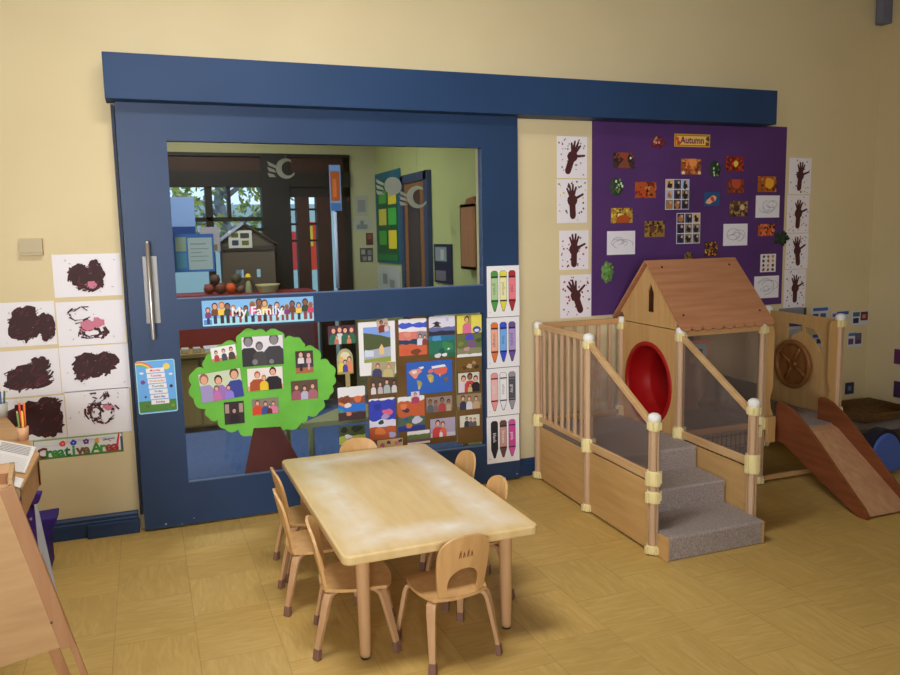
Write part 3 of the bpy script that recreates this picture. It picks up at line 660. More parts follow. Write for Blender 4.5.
# My Family banner
px = (203.5, 298.5, 315, 323.5); w_, h_ = size(px, YD); p = Pic(w_, h_, (110, 160, 214)); rt = random.Random(8)
p.fr(0, 1, 0, .3, (140, 190, 226)); p.fr(.01, .08, .05, .25, (80, 120, 180))
cols = [(110, 50, 100), (100, 60, 40), (206, 170, 70), (50, 60, 50), (180, 60, 90), (80, 40, 40), (60, 110, 80), (200, 90, 150), (110, 70, 50), (190, 170, 60), (150, 40, 40), (60, 70, 120), (190, 190, 200)]
xs_ = [.05, .11, .17, .22, .27, .33, .38, .44, .5, .55, .6, .66, .71, .75, .8, .86, .92, .97]
for i, x in enumerate(xs_):
    p.person((x-.5)*w_, -.42*h_, h_*rt.uniform(.55, .88), cols[i % 13], rt.choice([(60, 40, 30), (30, 24, 24), (150, 100, 50)]), rt.choice([(190, 140, 110), (120, 80, 60)]), .62, rt.choice([(40, 50, 80), (50, 40, 40), (120, 60, 60)]))
p.text('My Family', -.02*w_, .0, h_*.5, (225, 222, 230), .02)
p.place('family_banner', px, YD, 'blue banner reading My Family with a row of cartoon people', 'banner', roll=-.004)
# days of the week chart
px = (137, 360, 176.5, 413); w_, h_ = size(px, YD)
p = Pic(w_, h_, (150, 196, 214), outline=rrect(-w_/2, w_/2, -h_/2, h_/2, .012, 4)); rt = random.Random(4)
p.poly(rrect(-w_*.48, w_*.48, -h_*.485, h_*.485, .01, 4), (92, 150, 214)); p.rect(-w_*.47, w_*.47, -h_*.47, -h_*.26, (70, 116, 50))
for k, c in enumerate(((200, 90, 70), (220, 180, 90), (110, 160, 90))):
    p.poly(arc(-w_*.42, h_*.2, (.42-.04*k)*w_, 20, 100, 8)+arc(-w_*.42, h_*.2, (.38-.04*k)*w_, 100, 20, 8), c)
p.disc(w_*.28, h_*.37, .09*w_, (210, 180, 90)); p.disc(-.36*w_, .27*h_, .06*w_, (220, 225, 235), .03*w_); p.disc(.38*w_, .22*h_, .05*w_, (220, 225, 235), .03*w_)
p.disc(-.34*w_, .1*h_, .06*w_, (110, 60, 120)); p.disc(.37*w_, -.01*h_, .045*w_, (60, 50, 60)); p.disc(-.3*w_, -.18*h_, .03*w_, (40, 60, 110)); p.disc(-.26*w_, -.36*h_, .05*w_, (90, 90, 50)); p.disc(.38*w_, -.38*h_, .05*w_, (110, 130, 60))
for i, (d_, c) in enumerate((('Monday', (190, 40, 50)), ('Tuesday', (180, 60, 100)), ('Wednesday', (190, 120, 50)), ('Thursday', (90, 110, 90)), ('Friday', (90, 100, 150)), ('Saturday', (70, 50, 120)), ('Sunday', (110, 50, 100)))):
    y = (.31-.1*i)*h_; x = (-.01+.012*i)*w_
    p.rect(x-.23*w_, x+.23*w_, y-.042*h_, y+.042*h_, (212, 210, 218)); p.text(d_, x, y, .058*h_, c, .02)
p.place('weekday_chart', px, YD, 'laminated days of the week chart with rainbow below the door handle', 'chart', roll=.01)
# crayon posters
CR = [[('green', (70, 130, 60), (150, 176, 130)), ('yellow', (196, 190, 60), (210, 200, 150)), ('red', (150, 40, 44), (200, 110, 120))],
 [('orange', (196, 100, 50), (206, 150, 130)), ('blue', (50, 70, 180), (100, 150, 220)), ('purple', (90, 70, 130), (150, 130, 180))],
 [('pink', (206, 130, 130), (214, 160, 156)), ('white', (200, 200, 210), (206, 206, 216)), ('grey', (130, 130, 136), (70, 72, 78))],
 [('black', (40, 38, 44), (34, 32, 38)), ('brown', (90, 60, 54), (170, 130, 120)), ('pink', (180, 70, 140), (176, 60, 130))]]
yy = [265.5, 317, 367.5, 415.5, 462.5]; nm = ['green, yellow and red', 'orange, blue and purple', 'pale pink, white and grey', 'black, brown and bright pink']
for k in range(4):
    px = (487, yy[k]+.3, 519.4, yy[k+1]-.3); w_, h_ = size(px, YD); p = Pic(w_, h_, (212, 206, 220))
    for i, (t, c, l) in enumerate(CR[k]):
        cx = (-.27+.27*i)*w_; hw_ = .1*w_; z0 = -.38*h_; z1 = .4*h_; zt_2 = -.2*h_
        B2 = (36, 30, 34)
        p.poly([(cx-hw_-.002, zt_2), (cx-.006, z0-.004), (cx+.006, z0-.004), (cx+hw_+.002, zt_2), (cx+hw_+.002, z1-.01), (cx+hw_*.6, z1+.002), (cx-hw_*.6, z1+.002), (cx-hw_-.002, z1-.01)], B2)
        p.poly([(cx-hw_, zt_2), (cx-.004, z0), (cx+.004, z0), (cx+hw_, zt_2), (cx+hw_, z1-.01), (cx+hw_*.6, z1), (cx-hw_*.6, z1), (cx-hw_, z1-.01)], c)
        p.rect(cx-hw_, cx+hw_, -.16*h_, .26*h_, l)
        for z in (-.185*h_, .285*h_): p.rect(cx-hw_, cx+hw_, z-.012*h_, z+.014*h_, B2)
        p.text(t, cx, .05*h_, .1*h_, (190, 186, 196) if t in ('black', 'grey', 'brown', 'pink') and k > 1 else tuple(int(q*.72) for q in l), .01, rot=-PI/2)
    p.disc(-.42*w_, -.4*h_, .012*w_, (90, 80, 110))
    p.place('crayon_poster', px, YD, 'white poster sheet of %s crayons on the door edge' % nm[k], 'poster', 'crayon posters on the door edge')
# ============================================================ FAMILY TREE ON THE LOWER PANE
YG = yg-.0008
cr = lambda x, y: (170+x/5, 320+y/5)
pts = [cr(*q) for q in ((118, 395), (108, 325), (118, 255), (175, 245), (172, 200), (225, 165), (262, 120), (335, 118), (355, 65), (425, 52), (480, 62), (545, 55), (572, 95), (620, 88), (662, 110), (672, 138), (725, 142), (752, 198), (800, 220), (822, 280), (812, 330), (800, 375), (768, 400), (748, 458), (690, 478), (655, 515), (585, 545), (520, 530), (440, 560), (400, 578), (340, 548), (275, 545), (240, 500), (195, 490), (180, 445))]
o = [U(*q, Y=YG) for q in pts]; cx = sum(q.x for q in o)/len(o); cz = sum(q.z for q in o)/len(o); out = []
for i in range(len(o)):
    a, b = o[i], o[(i+1) % len(o)]; dx, dz = b.x-a.x, b.z-a.z; L = math.hypot(dx, dz); mx, mz = (a.x+b.x)/2, (a.z+b.z)/2
    nx, nz = -dz/L, dx/L
    if (mx+nx*.01-cx)**2+(mz+nz*.01-cz)**2 < (mx-cx)**2+(mz-cz)**2: nx, nz = -nx, -nz
    for k in range(6):
        t = k/6; bul = math.sin(PI*t)*L*.26; out.append((a.x+dx*t+nx*bul-cx, a.z+dz*t+nz*bul-cz))
gm = noisy('green_sugar_paper', (86, 154, 52), (100, 170, 66), nscale=4, rough=.7, gain=1.45)
ft_ = thing('paper_family_tree', 'green scalloped paper tree with brown trunk on the lower pane', 'paper tree', (cx, YG, cz))
m = MB(); m.plate([out], (0, -.0012, 0), gm, lambda a, b: Vector((cx+a, YG, cz+b))); m.build('crown', ft_)
tp = [U(u, v, Y=YG) for u, v in ((253.5, 428), (280.5, 426.5), (297, 456), (301, 464), (285, 468), (262, 472.5), (244, 476), (246, 466))]
m = MB(); m.plate([[(q.x-cx, q.z-cz) for q in tp]], (0, -.0012, 0), noisy('brown_sugar_paper', (66, 32, 30), (78, 40, 36), nscale=4, rough=.75, gain=1.3), lambda a, b: Vector((cx+a, YG-.0015, cz+b))); m.build('trunk', ft_)
YP = YG-.0032
def photo(name, px, label, paint, cat='photo', group=None, Y=YP, roll=0, paper=(60, 54, 54), off=0):
    w_, h_ = size(px, Y); p = Pic(w_, h_, paper); paint(p, w_, h_); return p.place(name, px, Y, label, cat, group, roll=roll, off=off)
def people(bg, fig, ground=None):
    def f(p, w, h):
        p.fr(0, 1, 0, 1, bg)
        if ground: p.fr(0, 1, 0, .22, ground)
        for (x, hh, sh, ha, sk, wd) in fig: p.person((x-.5)*w, -.5*h, h*hh, sh, ha, sk, wd)
    return f
SK = (196, 146, 120); SD = (130, 88, 66); DK = (34, 26, 26); BRN = (80, 50, 36)
G1_ = 'family photos on the paper tree'
photo('family_photo', (211, 346, 236.5, 360.5), 'small tilted photo of three figures on white, top left of tree', people((206, 204, 200), [(.2, .8, (150, 60, 60), DK, SK, .7), (.5, .85, (60, 66, 80), DK, SK, .7), (.8, .9, (70, 56, 50), DK, SK, .8)], (170, 120, 90)), group=G1_, roll=.1)
photo('family_photo', (242, 336, 283.5, 365.5), 'large black and white photo of three smiling people, top of tree', lambda p, w, h: (p.fr(0, 1, 0, 1, (196, 192, 198)), [p.person((x-.5)*w, -.5*h, h*hh, sh, ha, (118, 114, 116), wd) for x, hh, sh, ha, wd in ((.16, 1.08, (44, 42, 46), (70, 68, 70), 1.0), (.78, 1.1, (56, 54, 58), (84, 82, 86), 1.1), (.42, .84, (62, 60, 62), (80, 78, 80), .9))], p.disc(-.2*w, -.36*h, .07*w, (110, 108, 110)), p.disc(.2*w, -.38*h, .06*w, (110, 108, 110))), group=G1_)
photo('family_photo', (247.5, 367.5, 283, 390), 'photo of two redheads and a man in black around a yellow-shirted child', people((206, 196, 190), [(.28, .88, (150, 70, 40), (140, 66, 34), SK, 1.3), (.72, 1.02, (34, 30, 34), (40, 30, 26), SK, 1.25), (.46, .7, (214, 170, 40), (160, 96, 50), SK, .9)], (200, 140, 116)), group=G1_)
photo('family_photo', (200, 371, 242.5, 400), 'tilted photo of four people in lilac tops, left of tree', people((176, 186, 160), [(.12, 1.02, (140, 130, 170), SD, SK, 1.0), (.84, 1.05, (50, 60, 130), BRN, SK, 1.0), (.45, .9, (140, 100, 160), DK, SK, .9), (.38, .55, (170, 100, 150), BRN, SK, .8), (.66, .5, (130, 110, 190), BRN, SK, 1.0)]), group=G1_, roll=.09)
photo('family_photo', (224.3, 401.5, 244.3, 424), 'dark photo of a seated figure, lowest left on the tree', lambda p, w, h: (p.fr(0, 1, 0, 1, (50, 40, 42)), p.fr(.05, .25, .5, .9, (150, 130, 120)), p.fr(.75, .95, .5, .9, (150, 130, 120)), p.person(0, -.45*h, h*.7, (36, 28, 34), DK, (170, 130, 116), 1)), group=G1_)
photo('family_photo', (252.3, 398.3, 278.7, 414), 'small photo of a red-coated crowd, lower middle of tree', people((120, 110, 100), [(.2, .95, (190, 60, 40), BRN, SK, 1.3), (.8, .8, (190, 110, 140), BRN, SK, 1.2), (.5, .85, (50, 70, 130), DK, SK, 1.0), (.65, .6, (80, 40, 40), DK, SK, .9)]), group=G1_)
photo('family_photo', (295.6, 350.8, 313.3, 373), 'upright photo of two standing figures, upper right of tree', lambda p, w, h: (p.fr(0, 1, 0, 1, (60, 50, 50)), p.fr(0, 1, 0, .25, (150, 90, 60)), p.person(-.2*w, -.4*h, h*.85, (190, 186, 190), DK, SK, .55, (50, 36, 40)), p.person(.24*w, -.36*h, h*.75, (180, 150, 160), BRN, SK, .5, (170, 140, 150))), group=G1_)
photo('family_photo', (291.2, 380.2, 318, 399.4), 'photo of a crouching family in pink, right of tree', people((84, 66, 56), [(.2, .85, (140, 80, 90), BRN, SK, 1.0), (.5, .75, (160, 160, 180), DK, SK, .9), (.8, .85, (150, 90, 100), BRN, SK, 1.0)], (120, 70, 60)), group=G1_)
# brown backing sheets and the photo collage to the right
back_m = noisy('brown_backing_paper', (92, 66, 30), (108, 80, 42), nscale=4, rough=.7, gain=1.2)
def backing(px, label, c=back_m):
    w_, h_ = size(px, YG); p = Pic(w_, h_, thick_m=c); p.place('backing_sheet', px, YG, label, 'paper', 'brown backing sheets on the lower pane')
backing((368.5, 377, 397, 447.5), 'brown backing sheet under the left part of the collage')
backing((397.6, 319, 456, 445), 'wide brown backing sheet under the middle of the collage')
backing((456.6, 315.5, 482, 443.5), 'narrow brown backing sheet down the right edge of the pane')
rt = random.Random(12)
def bands(*bs, spots=(), seed=1):
    def f(p, w, h):
        r_ = random.Random(seed)
        for (a, b, c) in bs:
            n = 8; P = [((i/n-.5)*w, (b-.5)*h+r_.uniform(-.03, .03)*h) for i in range(n+1)]
            p.poly([(-.5*w, (a-.5)*h)]+P+[(.5*w, (a-.5)*h)], c)
        for (x, y, r, c) in spots: p.blob((x-.5)*w, (y-.5)*h, r*w, c, r_, r*w*.7, 10, .3)
    return f
Gc = 'photos in the holiday and family collage'
photo('collage_photo', (328, 325.5, 355.7, 344), 'photo of a group in green shirts, left above the collage', people((70, 40, 56), [(.2, .95, (40, 90, 70), BRN, SK, .9), (.42, 1.0, (180, 180, 180), BRN, SK, .8), (.62, .95, (40, 90, 70), DK, SK, .8), (.85, .95, (40, 90, 66), BRN, SK, .8), (.3, .5, (170, 100, 80), BRN, SK, .8), (.75, .5, (180, 110, 80), BRN, SK, .8)]), group=Gc)
px = (337, 348.5, 353, 374); w_, h_ = size(px, YP)
p = Pic(w_, h_, (150, 146, 110), outline=[(-w_/2, -h_/2), (w_/2, -h_/2), (w_/2, h_*.1)]+arc(0, h_*.1, w_/2, 10, 170, 10, h_*.4)+[(-w_/2, h_*.1)])
p.disc(0, .22*h_, .3*w_, (186, 184, 150), .16*h_); p.fr(0, 1, 0, .08, (150, 130, 70)); p.person(-.24*w_, -.4*h_, h_*.6, (190, 180, 60), (200, 160, 60), SK, .7); p.person(.26*w_, -.4*h_, h_*.6, (200, 120, 80), BRN, SK, .7); p.person(0, -.42*h_, h_*.5, (60, 60, 150), DK, SK, .7)
p.place('collage_photo', px, YP, 'round-topped cut-out photo of three children left of the white sheet', 'photo', Gc)
px = (345.5, 373, 350, 387); w_, h_ = size(px, YG); Pic(w_, h_, (140, 128, 84)).place('paper_strip', px, YG, 'short olive paper strip below the round-topped cut-out photo', 'paper')
def tower(p, w, h):
    bands((0, 1, (206, 200, 214)))(p, w, h)
photo('collage_photo', (359, 321.5, 395.5, 375), 'big white-bordered photo of a church below green hills', lambda p, w, h: (p.fr(0, 1, 0, 1, (208, 202, 216)), [p.poly([((a-.5)*w, (b-.5)*h) for a, b in q], c) for q, c in (([(.13, .24), (.87, .24), (.87, .9), (.13, .9)], (110, 140, 200)), ([(.13, .24), (.87, .24), (.87, .68), (.6, .74), (.3, .78), (.13, .8)], (70, 80, 50)), ([(.13, .24), (.87, .24), (.87, .52), (.13, .46)], (150, 156, 170)), ([(.13, .24), (.87, .24), (.87, .34), (.13, .3)], (130, 140, 60)), ([(.55, .38), (.68, .38), (.68, .5), (.62, .58), (.55, .5)], (200, 170, 120)), ([(.16, .35), (.4, .35), (.4, .46), (.16, .48)], (180, 190, 210)))]), group=Gc, paper=(208, 202, 216))
YQ = YP-.0035
photo('cut_out_photo', (377, 319, 388.5, 332), 'small cut-out of dark-haired children over the white-bordered photo', people((170, 150, 140), [(.4, .95, (110, 50, 40), DK, SD, 1.1), (.75, .7, (190, 170, 180), DK, SK, .8)]), group=Gc, Y=YQ, roll=.15)
photo('collage_photo', (370, 378, 398, 393.5), 'photo of four children in pale tops above the blue sea photo', people((70, 60, 50), [(.12, .8, (190, 186, 190), DK, SK, .7), (.36, .8, (170, 160, 160), DK, SK, .7), (.6, .95, (150, 160, 160), DK, SK, .8), (.86, .85, (180, 180, 180), DK, SD, .7)], (90, 60, 40)), group=Gc)
photo('cut_out_photo', (371.5, 361.5, 395, 377), 'cut-out of two cuddling people at the foot of the white-bordered photo', people((150, 140, 110), [(.25, .9, (60, 60, 90), BRN, SK, 1.2), (.72, .9, (170, 160, 110), (150, 110, 80), SK, 1.2)]), group=Gc, Y=YQ, roll=-.1)
photo('collage_photo', (398.8, 318.5, 426.8, 355.5), 'coastal photo with blue sky over red rocks and roofs', bands((.85, 1, (206, 204, 208)), (.6, .88, (60, 80, 180)), (.4, .76, (206, 200, 214)), (.35, .66, (190, 110, 100)), (.22, .42, (30, 60, 90)), (0, .3, (180, 90, 60)), spots=((.3, .58, .14, (190, 130, 110)), (.75, .3, .12, (40, 110, 90)), (.6, .1, .16, (110, 60, 40)), (.2, .12, .14, (190, 80, 50)))), group=Gc)
photo('cut_out_photo', (417, 332, 427.2, 345), 'tiny cut-out of children beside the red roofs', people((120, 120, 130), [(.3, .9, (190, 190, 200), DK, SK, 1.1), (.75, .8, (120, 60, 50), DK, SK, .9)]), group=Gc, Y=YQ)
photo('collage_photo', (428.8, 316, 455, 335), 'misty photo of a pagoda roof against pale sky', lambda p, w, h: (bands((0, 1, (190, 190, 206)), (0, .42, (90, 96, 140)), (0, .22, (40, 44, 64)))(p, w, h), [p.poly([((a-.5)*w, (b-.5)*h) for a, b in q], (44, 44, 44)) for q in ([(.12, .62), (.3, .74), (.48, .62), (.38, .6), (.2, .6)], [(.2, .44), (.22, .6), (.38, .6), (.42, .44)], [(.12, .44), (.48, .44), (.42, .5), (.2, .5)])], p.disc(.2*w, .3*h, .06*w, (170, 160, 200))), group=Gc)
photo('collage_photo', (428.8, 335.4, 455, 357.5), 'deep green and blue lagoon photo with white surf', bands((0, 1, (40, 100, 130)), (0, .78, (40, 100, 80)), (0, .2, (40, 90, 60)), spots=((.3, .9, .2, (70, 130, 180)), (.7, .5, .22, (50, 120, 80)), (.35, .1, .12, (190, 190, 196)), (.6, .12, .1, (206, 206, 210)), (.75, .38, .05, (190, 200, 190)), (.5, .3, .12, (30, 80, 70)))), group=Gc)
photo('collage_photo', (456.8, 315, 481.6, 333.2), 'bright yellow photo of a dark-haired child in pink, top right', lambda p, w, h: (p.fr(0, 1, 0, 1, (200, 190, 80)), p.fr(.4, .58, 0, 1, (150, 140, 60)), p.person(-.1*w, -.5*h, h*.98, (190, 100, 130), DK, SK, .9), p.disc(.3*w, -.32*h, .17*w, (50, 70, 150), .13*w), p.disc(.3*w, -.36*h, .1*w, (190, 190, 210), .06*w)), group=Gc)
photo('collage_photo', (456.8, 333.8, 481.6, 356.8), 'photo of a garden pool with white border beneath', bands((0, 1, (90, 100, 60)), (0, .14, (200, 204, 216)), (.14, .4, (120, 120, 90)), spots=((.5, .85, .2, (70, 70, 170)), (.6, .55, .18, (110, 80, 120)), (.9, .7, .12, (60, 80, 40)), (.4, .35, .12, (170, 130, 130)), (.15, .6, .12, (110, 120, 60)))), group=Gc)
photo('collage_photo', (457, 357.5, 481.4, 371.5), 'brown photo strip of a market crowd right of the map', bands((0, 1, (100, 74, 34)), spots=((.5, .4, .12, (170, 150, 120)), (.7, .6, .1, (150, 120, 90)), (.3, .3, .1, (70, 50, 30)), (.8, .3, .1, (60, 44, 30)))), group=Gc)
def world_map(p, w, h):
    p.fr(0, 1, 0, 1, (44, 88, 168)); P = lambda q, c: p.poly([((a/230-.5)*w, (.5-b/165)*h) for a, b in q], c)
    P([(12, 48), (30, 36), (62, 34), (78, 50), (60, 62), (52, 80), (40, 84), (24, 66)], (196, 130, 110)); P([(60, 28), (84, 24), (88, 32), (72, 40)], (200, 190, 180)); P([(24, 44), (50, 40), (52, 56), (34, 60)], (200, 190, 190))
    P([(50, 92), (72, 98), (78, 112), (66, 140), (58, 138), (54, 112)], (140, 140, 90)); P([(58, 122), (64, 122), (62, 140), (58, 140)], (190, 170, 160))
    P([(100, 70), (122, 66), (136, 78), (132, 106), (118, 112), (108, 92)], (160, 150, 80)); P([(112, 44), (130, 36), (136, 56), (114, 62), (106, 56)], (180, 110, 100)); P([(112, 84), (124, 84), (120, 108), (114, 104)], (190, 160, 90))
    P([(138, 44), (200, 36), (206, 44), (200, 66), (176, 76), (150, 70), (138, 60)], (196, 90, 70)); P([(124, 28), (190, 22), (200, 34), (130, 40)], (206, 206, 216)); P([(186, 90), (206, 86), (212, 100), (198, 112), (186, 106)], (100, 90, 70)); P([(160, 72), (170, 70), (168, 86)], (180, 170, 110))
photo('world_map', (406.6, 361, 452.6, 393.5), 'bright blue world map in the middle of the collage', world_map, cat='map')
photo('collage_photo', (458.2, 372.5, 479.4, 392), 'photo of a family in red and white below the market strip', people((186, 182, 170), [(.25, .9, (190, 180, 190), DK, SK, 1.0), (.55, 1.0, (170, 60, 60), DK, SD, 1.0), (.82, .85, (36, 30, 36), DK, SK, .9), (.55, .45, (170, 160, 110), DK, SK, .9)]), group=Gc)
photo('collage_photo', (456.8, 393.8, 481.5, 409.3), 'photo of dark and pale coated walkers under the red family photo', people((130, 116, 90), [(.25, .95, (50, 50, 70), DK, SK, .8), (.5, .9, (180, 180, 186), BRN, SK, .8), (.78, .85, (170, 140, 110), DK, SK, 1.0)], (110, 90, 60)), group=Gc)
photo('collage_photo', (426.3, 396.4, 452.4, 411.8), 'faded photo of red robed figures below the world map', people((130, 116, 110), [(.15, .9, (80, 84, 90), BRN, SD, .8), (.36, .8, (110, 90, 90), DK, SD, .7), (.6, .95, (150, 60, 60), DK, SD, .9), (.85, .8, (150, 140, 120), DK, SD, .7)], (110, 96, 70)), group=Gc)
photo('collage_photo', (398, 396, 424.8, 430.8), 'photo of rust-coloured rocks above a dark blue bay, centre bottom', bands((.78, 1, (206, 206, 212)), (0, .86, (170, 84, 50)), (0, .42, (70, 90, 70)), (0, .16, (40, 50, 120)), spots=((.3, .6, .12, (60, 50, 60)), (.7, .3, .18, (170, 170, 190)), (.3, .35, .1, (40, 80, 130)), (.2, .72, .14, (190, 110, 70)), (.6, .7, .14, (180, 80, 50)), (.4, .16, .12, (170, 110, 50)))), group=Gc)
photo('cut_out_photo', (411, 391.5, 419.5, 403), 'tiny child cut-out above the rust-coloured rocks', people((190, 180, 190), [(.5, .95, (150, 60, 90), BRN, SK, 1.3)]), group=Gc, Y=YQ)
photo('collage_photo', (369.3, 398, 395.8, 439.5), 'tall photo of deep blue sea and town over brown cliffs', bands((.94, 1, (206, 204, 214)), (.4, .95, (50, 60, 160)), (.3, .48, (190, 190, 206)), (0, .32, (160, 80, 50)), spots=((.7, .65, .18, (190, 90, 120)), (.6, .55, .14, (150, 130, 170)), (.45, .42, .12, (40, 70, 60)), (.3, .8, .16, (40, 50, 140)), (.4, .2, .2, (190, 110, 60)), (.85, .1, .14, (150, 150, 190)))), group=Gc)
photo('collage_photo', (338, 386.5, 365.5, 420), 'photo with white top of flags and a blue awning, left in collage', bands((.68, 1, (200, 200, 220)), (0, .7, (120, 70, 50)), (.25, .5, (40, 100, 180)), (0, .24, (60, 44, 44)), spots=((.15, .5, .12, (190, 120, 60)), (.35, .45, .12, (206, 190, 180)), (.3, .62, .2, (110, 60, 40)), (.7, .62, .16, (190, 100, 60)), (.1, .3, .1, (60, 130, 120)), (.38, .2, .1, (190, 120, 80)))), group=Gc)
photo('collage_photo', (339, 425.5, 365.5, 443.5), 'photo of a pale animal on grass below the blue awning photo', bands((0, 1, (60, 70, 40)), (0, .45, (150, 160, 70)), spots=((.36, .4, .14, (180, 180, 196)), (.38, .25, .06, (40, 40, 50)), (.2, .8, .14, (30, 36, 24)), (.7, .8, .2, (34, 40, 26)))), group=Gc)
photo('collage_photo', (430.3, 418, 455.4, 436.6), 'photo of a red-dressed family on a pale beach', people((150, 140, 160), [(.3, .95, (180, 60, 60), DK, SK, 1.1), (.5, .85, (190, 90, 70), BRN, SK, .8), (.42, .45, (196, 196, 206), BRN, SK, .7)], (176, 172, 186)), group=Gc)
photo('collage_photo', (459.8, 415, 479.6, 426.5), 'small grey photo on bare brown sheet at lower right', people((186, 184, 170), [(.35, .9, (50, 50, 56), DK, (150, 130, 110), .9), (.55, .8, (80, 80, 90), DK, SK, .9), (.75, .75, (90, 80, 60), DK, SK, .8)]), group=Gc)
photo('collage_photo', (407.3, 430.5, 430, 443.6), 'white-bordered photo of a hedge above the table edge', bands((0, 1, (204, 202, 212)), (.15, .72, (90, 110, 60)), (.15, .35, (110, 70, 90))), group=Gc)
photo('collage_photo', (377.2, 439, 403, 447.5), 'partly hidden photo of pink flowers behind the table', bands((0, 1, (180, 160, 110)), spots=((.2, .4, .1, (170, 80, 110)), (.45, .6, .1, (110, 50, 80)), (.75, .5, .12, (190, 110, 130)), (.9, .7, .08, (70, 50, 110)))), group=Gc)
# ============================================================ AUTUMN DISPLAY
pm = noisy('purple_backing_paper', (72, 42, 92), (80, 48, 102), nscale=2, rough=.7, gain=1.25, bump=.1)
YBD = -.012
a = U(592, 217, Y=-.006); b = U(783.5, 217, Y=-.006); zt_3 = U(690, 123.5, Y=-.006).z; zb_ = U(690, 309.5, Y=-.006).z
m = MB(); m.box(a.x, b.x, YBD, -.002, zb_, zt_3, pm); tag(m.build('display_board', origin=((a.x+b.x)/2, -.002, zb_)), 'large purple autumn display board on the wall above the playhouse', 'display board')
YA = YBD-.0003
def autumn(px, label, pal, seed, name='autumn_photo', extra=()):
    w_, h_ = size(px, YA); r_ = random.Random(seed); p = Pic(w_, h_, pal[0]); p.fr(0, 1, 0, 1, pal[0])
    for i in range(60): p.blob((r_.random()-.5)*w_, (r_.random()-.5)*h_, r_.uniform(.02, .085)*w_, r_.choice(pal[1:]), r_, None, 9, .35)
    for (x, y, r, c) in extra: p.blob((x-.5)*w_, (y-.5)*h_, r*w_, c, r_, None, 12, .15)
    p.place(name, px, YA, label, 'photo', 'autumn photos on the purple board', off=.0)
O1, O2, O3, R1, D1, Y1, Bn = (150, 74, 34), (178, 112, 56), (118, 58, 30), (116, 34, 28), (48, 32, 28), (162, 130, 50), (84, 56, 36)
autumn((613, 152.6, 634.5, 168.4), 'autumn path photo between dark trees, upper left on the board', [(60, 44, 44), (50, 34, 34), (40, 32, 36), (110, 60, 44), D1], 1, extra=((.5, .05, .3, (110, 60, 44)), (.5, .92, .22, (130, 60, 34)), (.8, .65, .05, (180, 180, 190))))
autumn((635, 182, 656, 198), 'fiery red and orange leaves photo left of the upper collage', [O1, R1, O1, (180, 60, 20), O2, D1], 2)
autumn((681, 158.8, 701, 174.5), 'orange woodland photo with pale mushrooms below the Autumn sign', [O1, O3, O2, (200, 120, 60), Bn], 3, extra=((.1, .1, .08, (220, 190, 160)), (.9, .1, .08, (220, 180, 150)), (.55, .8, .2, (214, 130, 70))))
autumn((725.7, 156.3, 743.3, 171.3), 'glowing red sunset trees photo at upper right', [R1, D1, (180, 50, 30), O1, (110, 30, 24)], 4, extra=((.55, .5, .14, (220, 170, 60)),))
autumn((727.3, 179.3, 743.8, 193), 'dull red dusk field photo below the sunset trees', [(120, 50, 30), (90, 40, 30), (60, 50, 34), (150, 60, 40)], 5, extra=((.5, .8, .3, (160, 66, 44)),))
autumn((757.8, 176.3, 776.3, 192), 'orange pumpkin photo above the upper right drawing', [(150, 80, 24), O1, O2, D1, (110, 60, 20)], 6, extra=((.6, .55, .25, (200, 140, 40)),))
autumn((729.3, 201, 747.2, 216.6), 'squirrel among pale leaves photo, right of centre', [Bn, (150, 120, 80), D1, (110, 90, 60)], 7, extra=((.4, .5, .15, (60, 40, 30)), (.7, .6, .13, (180, 160, 120))))
autumn((758, 224, 774.5, 236), 'orange fox-coloured leaves photo beside the dark leaf', [O1, (200, 90, 50), D1, (190, 110, 70)], 8)
autumn((611, 208, 632.5, 223), 'golden yellow lane photo at the left', [Y1, (150, 110, 30), Bn, (200, 170, 60)], 9, extra=((.4, .45, .12, (230, 210, 120)), (.55, .1, .3, (150, 70, 30))))
autumn((644.5, 221, 664.5, 237), 'olive and brown deer photo above the playhouse roof', [(130, 100, 44), Bn, (150, 120, 50), D1], 10, extra=((.4, .5, .15, (90, 56, 40)),))
autumn((704.6, 241.7, 717.3, 255.7), 'small brown teddy-coloured acorn photo above the roof', [D1, (170, 100, 40), Bn, (190, 130, 50)], 11)
# framed sign
px = (674.4, 134.2, 710, 147); w_, h_ = size(px, YA); p = Pic(w_, h_, (196, 150, 60)); p.fr(.02, .98, .07, .93, (150, 96, 34)); p.fr(.05, .95, .15, .85, (204, 170, 90)); r_ = random.Random(3)
for (x, y, c) in ((-.42, .1, (190, 70, 30)), (-.38, -.2, (170, 60, 30)), (.44, .15, (80, 60, 30)), (.42, -.25, (110, 60, 30))): p.blob(x*w_, y*h_, .05*w_, c, r_)
p.text('Autumn', .0, 0, h_*.74, (110, 30, 80), .03, sx=.95); p.place('autumn_sign', px, YA, 'small gold sign reading Autumn at the top of the purple board', 'sign')
